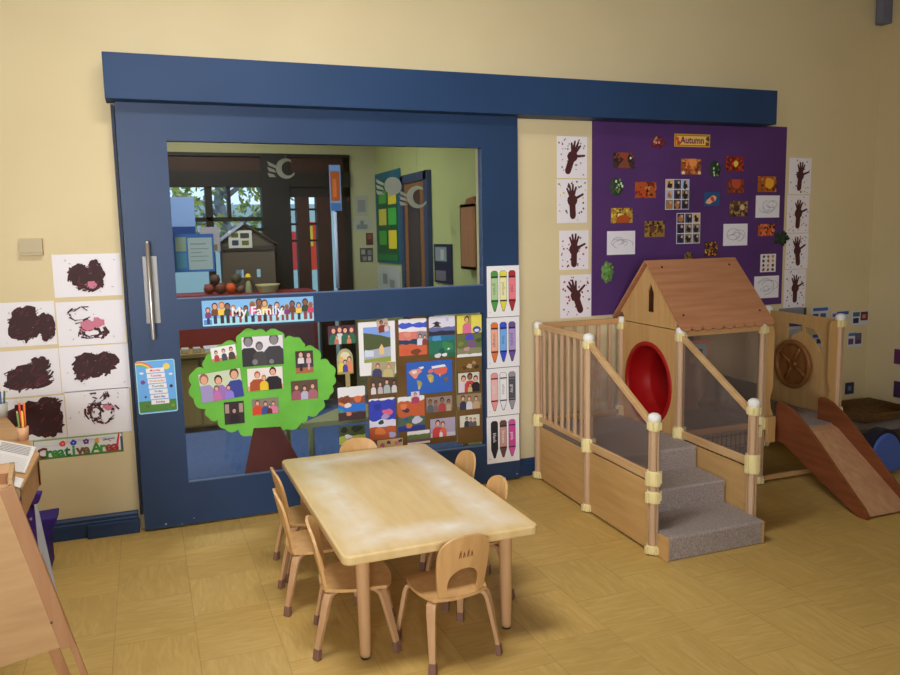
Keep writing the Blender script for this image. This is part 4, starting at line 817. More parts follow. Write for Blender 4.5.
# collages
for (px, lb, sd) in (((665.3, 179.2, 689, 209.6), 'upper black and pale photo collage on the purple board', 1), ((676.4, 213, 700, 243.6), 'lower black and pale photo collage on the purple board', 2)):
    w_, h_ = size(px, YA); r_ = random.Random(sd); p = Pic(w_, h_, (190, 192, 204))
    for i in range(3):
        for j in range(3):
            x, y = (-.33+.33*i)*w_, (-.33+.33*j)*h_; p.rect(x-.15*w_, x+.15*w_, y-.15*h_, y+.15*h_, r_.choice([(60, 60, 80), (120, 110, 90), (180, 150, 110), (150, 160, 180), (46, 44, 60)]))
            p.blob(x, y-.02*h_, .1*w_, r_.choice([(34, 30, 50), (30, 28, 36), (150, 100, 60)]), r_, .12*h_); p.blob(x+.05*w_, y+.06*h_, .05*w_, (190, 150, 120), r_)
    p.place('photo_collage', px, YA, lb, 'photo collage', 'photo collages on the purple board')
px = (704, 192.2, 719.5, 206); w_, h_ = size(px, YA); r_ = random.Random(4); p = Pic(w_, h_, (36, 70, 110)); p.blob(0, 0, .36*w_, (200, 150, 110), r_, .26*h_, rot=.4); p.blob(.04*w_, 0, .12*w_, (170, 50, 60), r_)
p.place('hand_photo', px, YA, 'small photo of a hand holding berries on blue ground', 'photo', 'autumn photos on the purple board')
px = (760.2, 254, 775.6, 272); w_, h_ = size(px, YA); r_ = random.Random(5); p = Pic(w_, h_, (196, 190, 190))
for i in range(3):
    for j in range(4): p.blob((-.3+.3*i)*w_, (-.36+.24*j)*h_, .08*w_, r_.choice([(110, 80, 40), (60, 50, 60), (130, 60, 60), (160, 130, 60)]), r_)
p.place('leaf_chart', px, YA, 'small white chart of little leaves above the lowest drawing', 'chart')
def drawing(px, label, seed, Y=YA):
    w_, h_ = size(px, Y); r_ = random.Random(seed); p = Pic(w_, h_, (200, 198, 208)); g_ = (140, 138, 150)
    for k in range(5):
        cx_, cy_ = r_.uniform(-.15, .15)*w_, r_.uniform(-.12, .12)*h_; a0 = r_.uniform(0, 6.3); rx = r_.uniform(.12, .38)*w_; ry = rx*r_.uniform(.4, .8)
        pr = None
        for i in range(13):
            t = a0+i*.36; q_ = (cx_+rx*math.cos(t), cy_+ry*math.sin(t))
            if pr: p.stroke(pr, q_, .0016, .0016, g_)
            pr = q_
    p.place('pencil_drawing', px, Y, label, 'drawing', 'pencil drawings on the purple board')
drawing((607, 231, 635, 254.6), 'leftmost white pencil drawing, above the left end of the roof', 1)
drawing((755.6, 195.5, 779.3, 217.6), 'top right white pencil drawing beneath the pumpkin photo', 2)
drawing((723.2, 223.8, 747.3, 245.6), 'white pencil drawing just above the right end of the roof', 3)
drawing((754, 276, 778.5, 298), 'lowest white pencil drawing beside the right roof slope', 4)
# leaves and cones
def leafthing(px, label, cols, seed, shape='leaf', name='paper_leaf', cat='leaf'):
    w_, h_ = size(px, YA); r_ = random.Random(seed)
    c = U((px[0]+px[2])/2, (px[1]+px[3])/2, Y=YA); m = MB(); n = 22; P = []
    for i in range(n):
        t = 2*PI*i/n; k = 1+(.3*math.cos(5*t) if shape == 'star' else .12*math.cos(7*t) if shape == 'leaf' else .08*math.cos(11*t)); P.append((w_/2*k*math.cos(t)*.9, h_/2*k*math.sin(t)*.9))
    f = [(c.x+a_, YA-.002, c.z+b_) for a_, b_ in P]; top = [(c.x+a_*.5, YA-.012, c.z+b_*.5) for a_, b_ in P]; ctr = (c.x, YA-.015, c.z)
    m.add(f+top+[ctr], [(i, (i+1) % n, n+(i+1) % n, n+i) for i in range(n)]+[(n+i, n+(i+1) % n, 2*n) for i in range(n)], mat(*cols[0]))
    m.add(f, [tuple(range(n))], mat(*cols[0]))
    for i in range(14):
        a_, b_ = (r_.random()-.5)*w_*.7, (r_.random()-.5)*h_*.7
        if (a_/w_*2)**2+(b_/h_*2)**2 > .6: continue
        s_ = w_*.07; m.prism([(c.x+a_+s_*math.cos(t), YA-.0145, c.z+b_+s_*1.3*math.sin(t)) for t in [j*PI/3 for j in range(6)]], (0, -.002, 0), mat(*cols[1+i % (len(cols)-1)]))
    tag(m.build(name, origin=(c.x, YA-.002, c.z)), label, cat)
leafthing((650.5, 136, 665, 148.5), 'dark red star-shaped leaf left of the Autumn sign', [(96, 30, 34), (180, 130, 110), (130, 50, 44)], 1, 'star')
leafthing((608.6, 177, 623.8, 197), 'oval dark green pine cone with white specks at left', [(40, 56, 40), (170, 190, 160), (100, 120, 60)], 2, 'cone', 'decorated_cone', 'cone')
leafthing((708.3, 160, 721, 178.5), 'dark green leaf with pale berries, right of orange woodland photo', [(34, 50, 34), (160, 180, 150), (40, 70, 40)], 3, 'cone')
leafthing((600.5, 260.5, 613.8, 284), 'bright green leaf cluster at the lower left of the board', [(84, 120, 60), (150, 176, 110), (110, 150, 80), (60, 90, 44)], 4, 'leaf')
leafthing((773, 231, 788.5, 245.8), 'dark green leaf hanging over the right edge of the board', [(34, 46, 34), (44, 60, 40)], 5, 'star')
leafthing((683.5, 251.5, 693, 262), 'small brown owl-like leaf peeping over the roof ridge', [(110, 80, 44), (60, 44, 30), (150, 130, 70)], 6, 'leaf')
# hand prints
def handprint(px, seed, label, ang, cols, tree=True):
    w_, h_ = size(px, 0); r_ = random.Random(seed); p = Pic(w_, h_, (202, 198, 212)); HC = (66, 32, 34); cs, sn = math.cos(ang), math.sin(ang)
    R_ = lambda x, y: ((x*cs-y*sn)*w_, (x*sn+y*cs)*w_)
    for i in range(34):
        x, y = (r_.random()-.5)*.88*w_, (r_.random()-.5)*.9*h_; p.blob(x, y, r_.uniform(.016, .036)*w_, r_.choice(cols), r_, None, 7)
    p.stroke(R_(0, -.42), R_(0, -.02), .1*w_, .1*w_, HC); p.blob(*R_(0, .02), .17*w_, HC, r_, .17*w_, 14, .06)
    for k, (a_, L) in enumerate(((-.42, .28), (-.16, .34), (.1, .35), (.36, .3), (1.15, .3))):
        b_ = PI/2-a_; s_ = (.1*math.cos(b_), .02+.1*math.sin(b_)); p.stroke(R_(*s_), R_(s_[0]+L*math.cos(b_), s_[1]+L*math.sin(b_)), .042*w_, .03*w_, HC)
    return p.place('handprint_tree', px, 0, label, 'painting', 'brown handprint tree pictures', off=.0003)
cA = [(150, 130, 70), (60, 60, 60), (130, 50, 60), (110, 120, 90)]; cB = [(190, 180, 60), (60, 50, 50), (70, 90, 50)]; cC = [(150, 40, 44), (160, 60, 60), (110, 34, 50)]; cD = [(170, 140, 60), (150, 60, 50), (90, 120, 150)]
handprint((557, 136.5, 587, 178), 1, 'top left handprint, leaning right with few dots', -.35, cA)
handprint((557, 179.5, 587, 223), 2, 'second left handprint, upright among yellow and black dots', .05, cB)
handprint((559.3, 230.5, 588.5, 269.5), 3, 'third left handprint, thick trunk with red dots at top right', -.02, cC)
handprint((560.2, 274.8, 591, 317.5), 4, 'lowest left handprint, leaning left among crimson dabs', .35, cC)
handprint((789, 158, 811, 194.3), 5, 'top right handprint with yellow dabs on its left', -.1, cB)
handprint((787, 195.2, 809, 232.8), 6, 'second right handprint, dark with spread fingers', -.05, cD)
handprint((786, 233.6, 808, 268.8), 7, 'third right handprint surrounded by pink and blue dabs', .1, cD)
handprint((784, 269.6, 805.5, 307.4), 8, 'lowest right handprint among small red dots', .0, cC)
# little sheets in the right corner
def corner(px, label, marks, paper=(176, 180, 190)):
    w_, h_ = size(px, 0); p = Pic(w_, h_, paper)
    for a0, a1, b0, b1, c in marks: p.fr(a0, a1, b0, b1, c)
    p.place('picture_card', px, 0, label, 'card', 'picture cards in the right corner', off=.0003)
corner((811, 307, 829.5, 320), 'white card with blue heading left of the wheel panel post top', [(.1, .9, .7, .95, (60, 90, 150)), (.1, .4, .1, .5, (60, 60, 80)), (.5, .8, .15, .5, (70, 80, 110))])
corner((831.5, 311, 848.5, 322), 'card with a blue strip just behind the post cap', [(.3, 1, .66, .95, (50, 80, 150)), (.05, .3, .5, .8, (110, 80, 120)), (.1, .8, .1, .4, (150, 150, 170))])
corner((851, 310.5, 868, 325), 'card with dark red and black picture nearest the corner', [(.55, .98, .3, .9, (84, 44, 48)), (.1, .5, .6, .9, (60, 90, 100)), (.12, .45, .15, .5, (34, 40, 60)), (.65, .85, .45, .7, (170, 110, 100))])
corner((847.5, 332.5, 862, 347), 'lower card with blue heading over purple figures', [(.05, .6, .78, .98, (50, 96, 150)), (.05, .4, .2, .6, (80, 60, 90)), (.5, .95, .2, .95, (84, 80, 90)), (.55, .9, .2, .5, (70, 50, 80))])
corner((812, 334, 823, 346), 'small card with blue edge seen through the wheel panel', [(.05, .8, .7, .98, (50, 80, 150)), (.4, .8, .2, .6, (60, 60, 90))])
corner((785.5, 322, 804, 345), 'larger white card with blue top seen through the wheel panel', [(.05, .95, .82, .98, (50, 70, 150)), (.2, .8, .2, .7, (150, 156, 166)), (.85, 1, .1, .9, (40, 50, 90))])
corner((845, 382.5, 853.8, 394), 'tiny dark blue square picture low in the corner', [(.3, .7, .3, .7, (90, 100, 130))], (44, 46, 66))
m = MB(); o = U(897, 357, X=XW); m.box(XW-.012, XW-.002, o.y-.16, o.y+.015, o.z-.05, o.z+.06, mat(90, 40, 80)); tag(m.build('small_poster', origin=(XW-.002, o.y, o.z)), 'upper small purple poster at the right edge on the side wall', 'poster')
m = MB(); o = U(896.5, 389, X=XW); m.box(XW-.012, XW-.002, o.y-.16, o.y+.015, o.z-.06, o.z+.06, mat(60, 40, 70)); tag(m.build('small_poster', origin=(XW-.002, o.y, o.z)), 'lower small dark purple poster at the right edge on the side wall', 'poster')
# grey box high in the corner, trunking behind the playhouse
o = U(883, 26, X=XW); a = U(875, 26, X=XW); b = U(890, 24, X=XW)
m = MB(); m.box(XW-.08, XW-.002, b.y-.02, -.01, o.z, o.z+.3, mat(96, 98, 116, .5)); m.box(XW-.084, XW-.08, b.y-.01, -.02, o.z+.01, o.z+.29, mat(104, 108, 126, .5))
tag(m.build('wall_speaker', origin=(XW-.002, -.1, o.z), bevel=.004), 'grey upright box high on the side wall by the corner', 'speaker')
a = U(806, 312, Y=-.06); m = MB(); m.box(4.3, a.x, -.06, -.002, a.z-.045, a.z+.03, mat(110, 114, 122, .5)); m.box(a.x-.02, a.x, -.064, -.06, a.z-.05, a.z+.032, mat(50, 52, 56))
tag(m.build('cable_trunking', origin=(4.2, -.002, a.z-.05)), 'grey horizontal wall trunking behind the wheel panel', 'trunking')
# ============================================================ PLAY FRAME
PA, PB, PC, PD_ = 2.25, 2.862, 3.458, 4.075     # bays across
R0, R1_, R2 = -.10, -.76, -1.405            # rows
FZ1 = .36
play = thing('wooden_play_frame', 'wooden indoor climbing playhouse with carpeted steps, red tunnel and slide', 'climbing frame', (3.1, -.75, 0))
V = Vector
def post(x, y, h, clips, label=None):
    r = .025; m = MB()
    for dx, dy in ((-1, -1), (1, -1), (1, 1), (-1, 1)):
        m.prism([(x+dx*.003, y+dy*.003, .015), (x+dx*.024, y+dy*.003, .015), (x+dx*.024, y+dy*.012, .015), (x+dx*.012, y+dy*.024, .015), (x+dx*.003, y+dy*.024, .015)], (0, 0, h-.06), post_m)
    m.box(x-.008, x+.008, y-.008, y+.008, .01, h-.05, post_m)
    po = m.build('post', play)
    m = MB(); m.lathe((x, y, h-.085), (0, 0, 1), [(.026, 0), (.031, .005), (.031, .045), (.028, .05)], clip_m, 20)
    for k in range(4):
        a = PI/4+k*PI/2; m.box(x+.03*math.cos(a)-.005, x+.03*math.cos(a)+.005, y+.03*math.sin(a)-.005, y+.03*math.sin(a)+.005, h-.08, h-.042, clip_m)
    m.build('collar', po, bevel=.001)
    m = MB(); m.lathe((x, y, h-.036), (0, 0, 1), [(.031, 0), (.033, .01), (.03, .026), (.018, .036), (0, .039)], cap_m, 24); m.build('cap', po)
    for (z, hh) in clips:
        m = MB(); m.lathe((x, y, z), (0, 0, 1), [(.026, 0), (.031, .003), (.031, hh-.003), (.026, hh)], clip_m, 20)
        for k in range(4):
            a = k*PI/2
            m.box(x+.03*math.cos(a)-.012, x+.03*math.cos(a)+.012, y+.03*math.sin(a)-.012, y+.03*math.sin(a)+.012, z+.004, z+hh-.004, clip_m)
        m.build('clip', po, bevel=.003)
    return po
full = [(.345, .08), (.004, .045)]
post(PA, R0, 1.01, full); post(PA, R1_, 1.01, full); post(PA, R2, .70, [(.345, .075), (.26, .06), (.004, .045)])
post(PB, R0, 1.01, full); post(PB, R1_, 1.01, full); post(PB, R2, .715, [(.33, .1)])
post(PC, R0, 1.02, full); post(PC, R1_, 1.02, full); post(PD_, R0, 1.02, full); post(PD_, R1_, 1.02, full)
# lower side panels
def panel_y(x, y0, y1, z0, z1, mt=ply_h, name='side_panel', t=.012): return MB().box(x-t/2, x+t/2, y0, y1, z0, z1, mt).build(name, play, bevel=.002)
panel_y(PA, R1_+.026, R0-.026, .012, .345); panel_y(PA, R2+.026, R1_-.026, .012, .352)
panel_y(PB, R2+.026, R1_-.026, .012, .352)
def rail(p0, p1, w=.022, h=.02, mt=rail_m, name='rail'):
    p0, p1 = V(p0), V(p1); d = (p1-p0).normalized(); s_ = d.cross(V((0, 0, 1))).normalized()
    return MB().sweep([p0, p1], s_, [w/2]*2, [h/2]*2, mt).build(name, play, bevel=.003)
# left barrier
for (x, y0, y1) in ((PA, R1_, R0),):
    rail((x, y0+.02, .985), (x, y1-.02, .985), .024, .032, raily_m, 'top_rail'); rail((x, y0+.02, .395), (x, y1-.02, .395), .024, .03, raily_m, 'bottom_rail')
    for k in range(7):
        y = y0+(y1-y0)*(k+1)/8; MB().box(x-.007, x+.007, y-.011, y+.011, .4, .97, post_m).build('baluster', play, bevel=.002)
# back barrier
rail((PA+.02, R0, .985), (PB-.02, R0, .985), .024, .032, rail_m, 'top_rail'); rail((PA+.02, R0, .385), (PB-.02, R0, .385), .024, .03, rail_m, 'bottom_rail')
for k in range(6):
    x = PA+(PB-PA)*(k+1)/7; MB().box(x-.011, x+.011, R0-.007, R0+.007, .4, .97, post_m).build('baluster', play, bevel=.002)
# stair-side barriers: sloping hand rail, clear panel, bottom rail
for x in (PA, PB):
    rail((x, R1_-.02, .95), (x, R2+.022, .645), .026, .03, raily_m, 'handrail')
    rail((x, R1_-.02, .385), (x, R2+.02, .385), .022, .045, raily_m, 'bottom_rail')
    m = MB(); m.prism([(x-.002, R1_-.026, .408), (x-.002, R2+.028, .408), (x-.002, R2+.028, .635), (x-.002, R1_-.026, .93)], (.004, 0, 0), acryl_m); m.build('acrylic_panel', play)
# carpeted platform and steps
m = MB(); x0, x1 = PA+.018, PB-.018
yN = [R1_-.19, R1_-.45, -1.515]
pts_ = [(R0-.02, .335), (R0-.02, FZ1)]
def nose(y, z): return [(y+.012, z), (y+.003, z-.003), (y-.002, z-.012)]
pts_ += nose(yN[0], FZ1)+[(yN[0], .24)]+nose(yN[1], .24)+[(yN[1], .12)]+nose(yN[2], .12)+[(yN[2], .004), (yN[2]+.02, .004), (yN[2]+.02, .1), (yN[1]+.02, .1), (yN[1]+.02, .22), (yN[0]+.02, .22), (yN[0]+.02, .335)]
m.prism([(x0, a, b) for a, b in pts_], (x1-x0, 0, 0), carpet_m); m.build('carpeted_steps', play)
for x in (PA+.006, PB-.018):
    m = MB(); m.box(x, x+.012, yN[2]-.002, R2-.028, .002, .115, ply_h); m.build('step_side', play, bevel=.001)
# house bay: floor, tunnel panel, acrylic front, base
MB().box(PB+.01, PC+.6, R1_+.03, R0-.03, FZ1-.02, FZ1, carpet_m).build('platform', play)
TY, TZ = -.425, .625; TR_ = .245
to = lambda a, b: V((PB-.006, a, b))
m = MB(); m.plate([[(R1_+.026, FZ1-.03), (R0-.026, FZ1-.03), (R0-.026, .985), (R1_+.026, .985)], circ(TY, TZ, TR_, 40)], (.012, 0, 0), ply_z, to); m.build('tunnel_panel', play)
m = MB(); prof = [(TR_-.012, .014), (TR_-.014, -.01), (TR_-.004, -.016), (TR_+.014, -.012), (TR_+.016, -.004), (TR_, -.003), (TR_, .012)]
m.lathe((PB, TY, TZ), (1, 0, 0), prof, red_m, 48); t_ = m.build('tunnel_ring', play)
m = MB(); m.lathe((PB+.013, TY, TZ), (1, 0, 0), [(TR_-.012, 0), (TR_-.014, .12), (TR_-.03, .135), (TR_-.03, .15), (TR_-.05, .25), (TR_-.1, .32), (TR_-.17, .36), (0, .375)], red_m, 48); m.build('tunnel_bubble', play)
def panel_x(y, x0_, x1_, z0, z1, mt, name, t=.006): return MB().box(x0_, x1_, y-t/2, y+t/2, z0, z1, mt).build(name, play)
panel_x(R1_, PB+.026, PC-.026, .4, .955, acryl_m, 'acrylic_panel')
rail((PB+.02, R1_, .97), (PC-.02, R1_, .97), .024, .034, rail_m, 'top_rail'); rail((PB+.02, R1_, .375), (PC-.02, R1_, .375), .022, .034, rail_m, 'bottom_rail')
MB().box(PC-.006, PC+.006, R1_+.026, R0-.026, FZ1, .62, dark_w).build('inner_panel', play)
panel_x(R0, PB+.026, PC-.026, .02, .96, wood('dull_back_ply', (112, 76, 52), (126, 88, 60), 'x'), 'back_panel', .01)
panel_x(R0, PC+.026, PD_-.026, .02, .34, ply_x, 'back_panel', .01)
# mesh under the platform
m = MB()
for k in range(16): x = PB+.04+k*(PC-PB-.08)/15; m.box(x-.003, x+.003, R1_+.005, R1_+.009, .05, .34, mat(58, 54, 62))
for k in range(5): z = .06+k*.066; m.box(PB+.026, PC-.026, R1_+.003, R1_+.006, z, z+.005, mat(58, 54, 62))
m.build('mesh_guard', play)
rail((PB+.03, R1_, .03), (PC-.02, R1_, .03), .022, .028, rail_m, 'base_rail'); rail((PC+.03, R1_, .03), (PD_-.02, R1_, .03), .024, .03, rail_m, 'base_rail')
# framed picture inside the acrylic
a = U(690, 341, Y=R1_+.03); b = U(713, 361, Y=R1_+.03)
m = MB(); w_, h_ = .14, .15; m.box(a.x, a.x+.13, R1_+.02, R1_+.026, b.z, a.z, mat(206, 120, 80)); m.box(a.x+.02, a.x+.112, R1_+.018, R1_+.02, b.z+.02, a.z-.02, mat(150, 180, 196)); m.box(a.x+.05, a.x+.08, R1_+.0165, R1_+.018, b.z+.03, a.z-.05, mat(60, 66, 80))
tag(m.build('picture_card', origin=(a.x, R1_+.02, b.z)), 'orange-framed picture card behind the smoky window of the playhouse', 'card')
# roof
ry, rz2, ey0, ey1, ez2 = -.415, 1.375, -.03, -.80, .995
g0 = PB-.006
def arcn(cy, cz, r, a0, a1, n=8): return [(cy+r*math.cos(math.radians(a0+(a1-a0)*i/n)), cz+r*math.sin(math.radians(a0+(a1-a0)*i/n))) for i in range(n+1)]
slope = (rz2-ez2)/(ey0-ry)
yl, yr = R1_+.0, R0-.0
zs_ = lambda y: rz2-.012-abs(y-ry)*slope
gb = [(yl+.035, .99)]+[(yr-.035, .99)]+arcn(yr+.005, 1.0, .045, 180, 110, 5)+[(yr+.01, zs_(yr+.01)), (ry, rz2-.012), (yl-.01, zs_(yl-.01))]+arcn(yl-.005, 1.0, .045, 70, 0, 5)
wy = ry-.03
win_ = [(wy-.036, 1.07), (wy+.036, 1.07), (wy+.036, 1.19), (wy, 1.245), (wy-.036, 1.19)]
m = MB(); m.plate([gb, win_], (.012, 0, 0), ply_z, lambda a, b: V((g0, a, b))); m.build('gable_panel', play)
m = MB(); m.plate([gb], (.012, 0, 0), ply_z, lambda a, b: V((PC-.006, a, b))); m.build('gable_panel', play)
xa, xb = PB-.03, PC+.05
for (ye, nm_) in ((ey1, 'front'), (ey0, 'back')):
    d = V((0, ye-ry, ez2-rz2)); L = d.length; d.normalize(); n_ = V((1, 0, 0)).cross(d) if nm_ == 'back' else d.cross(V((1, 0, 0)))
    if n_.z < 0: n_ = -n_
    sc = 9; W_ = xb-xa; e = [(0, 0), (W_, 0)]
    for i in range(sc):
        c_ = W_-(i+.5)*W_/sc; r = W_/sc/2; e += [(c_+r*math.cos(math.radians(t)), L-.022+1.0*r*math.sin(math.radians(t))) for t in range(0, 181, 30)][:-1]
    e += [(0, L-.022)]
    m = MB(); m.plate([e], n_*.012, roof_m, lambda a, b: V((xa+a, ry, rz2))+d*b)
    rp = m.build('roof_panel', play)
    if nm_ == 'front':
        m = MB()
        for (a_, b_) in ((.09, .06), (W_-.08, .06), (.06, L-.1), (W_-.06, L-.1)):
            c_ = V((xa+a_, ry, rz2))+d*b_+n_*.012; m.cyl(c_, c_+n_*.004, .007, .006, mat(50, 40, 36), 10)
        m.build('screw', rp)
# wheel panel on the far side
to = lambda a, b: V((PD_-.006, a, b)); WY, WZ, WR = -.405, .65, .17
def on_wheel_panel(pp): return [(min(-.14, q.y), min(.955, q.z)) for q in (U(u, v, X=PD_) for u, v in pp)]
h1_ = on_wheel_panel([(786, 323), (801, 325), (801, 331), (791, 335), (785, 343)])
h2_ = on_wheel_panel([(804, 326.5), (814, 330), (821, 342), (823, 356), (818, 349), (812, 339), (804, 333)])
m = MB(); m.plate([[(R1_+.026, FZ1), (R0-.026, FZ1), (R0-.026, .99), (R1_+.026, .985)], h1_, h2_], (.012, 0, 0), ply_z, to); m.build('wheel_panel', play)
wh_m = wood('dark_wheel_wood', (132, 84, 42), (148, 98, 52), 'z', rough=.3)
m = MB(); wp = [(WR-.02+.018*math.cos(t), -.045+.018*math.sin(t)) for t in [i*PI/5 for i in range(11)]]
m.lathe((PD_, WY, WZ), (1, 0, 0), wp, wh_m, 40); whl = m.build('steering_wheel', play)
m = MB(); m.cyl((PD_-.006, WY, WZ), (PD_-.055, WY, WZ), .03, .028, wh_m, 20)
m.cyl((PD_-.022, WY, WZ), (PD_-.034, WY, WZ), WR-.03, WR-.03, wh_m, 40); m.build('wheel_disc', whl)
for k in range(4):
    a = k*PI/2+.5; m = MB(); m.tube([(PD_-.045, WY, WZ), (PD_-.045, WY+(WR-.02)*math.cos(a), WZ+(WR-.02)*math.sin(a))], .011, wood('spoke_wood', (150, 96, 48), (164, 108, 58), 'z', rough=.3) if k == 0 else wh_m, 10); m.build('spoke', whl)
# shaped jamb boards each side of the slide opening
def jamb(x, s_):
    o_ = [(0, FZ1-.0), (.065, FZ1), (.068, .43), (.05, .47), (.042, .53), (.056, .58), (.062, .62), (.062, .94), (.05, .975), (0, .985)]
    if s_ > 0: o_ = [(a, b) for a, b in o_]
    m = MB(); m.plate([[(x+.024*s_+a*s_, b) for a, b in o_]], (0, .012, 0), ply_z, lambda a, b: V((a, R1_-.006, b))); return m.build('jamb_board', play)
jamb(PC, 1); jamb(PD_, -1)
MB().box(PC+.03, PC+.06, R1_-.004, R1_+.004, .93, .95, mat(180, 190, 214)).build('size_label', play)
# slide
S0, S1 = 3.568, 3.90
so = [(-.775, .262), (-.775, .50), (-.80, .512), (-.84, .508), (-.9, .49), (-.97, .45), (-1.05, .40), (-1.47, .062), (-1.495, .03), (-1.497, .004), (-1.44, .0), (-1.40, .012), (-.84, .262)]
for x in (S0, S1):
    MB().prism([(x, a, b) for a, b in so], (.018, 0, 0), slide_m).build('slide_side', play, bevel=.002)
m = MB(); bp = [(-.76, .36), (-.90, .36), (-.95, .345), (-1.47, .018), (-1.485, .012), (-1.47, .006), (-.95, .33), (-.90, .345), (-.76, .345)]
m.prism([(S0+.018, a, b) for a, b in bp], (S1-S0-.018, 0, 0), bed_m); m.build('slide_bed', play)
MB().box(S0+.019, S1-.001, -.90, R1_+.03, .361, .367, carpet_m).build('slide_mat', play)
bx_ = U(767, 420, Y=-.81).x; MB().box(bx_, bx_+.062, -.82, -.80, .27, .43, ply_z).build('slide_bracket', play, bevel=.002)
# the frame stands a touch out of square with the wall
for ob_ in [q for q in C.objects if q.type == 'MESH' and (q.parent == play or (q.parent and q.parent.parent == play))]:
    for v_ in ob_.data.vertices:
        wy_ = v_.co.y-.75; v_.co.x += (.05 if wy_ > -.76 else (.04 if v_.co.x+3.1 < 2.6 else .065))*(wy_+.76)
MB().box(PB+.0, PB+.045, R2+.03, R2+.06, .50, .56, clip_m).build('clip', play, bevel=.004)
# ============================================================ TABLE
TX, TY_, TH = .970, -1.222, .45; HW, HD = .386, .672
tb = thing('childrens_table', 'low pale birch table with worn whitish band, chairs around it', 'table', (TX, TY_, 0))
m = MB(); o_ = rrect(-HW, HW, -HD, HD, .035, 6)
m.prism([(a, b, -.036) for a, b in o_], (0, 0, .036), tabletop_mat(HW, HD)); t = m.build('tabletop', tb, local=True, bevel=.008, seg=3); t.location = (0, 0, TH)
for sx in (-1, 1):
    for sy in (-1, 1):
        x, y = sx*.29, sy*.56
        m = MB(); m.box(x-.045, x+.045, y-.045, y+.045, TH-.05, TH-.037, tleg_m); m.lathe((x, y, 0), (0, 0, 1), [(0, .006), (.019, .006), (.021, .02), (.027, TH-.05)], tleg_m, 20)
        l_ = m.build('leg', tb, local=True)
        MB().cyl((x, y, 0), (x, y, .008), .017, .02, black_m, 16).build('foot_glide', l_, local=True)
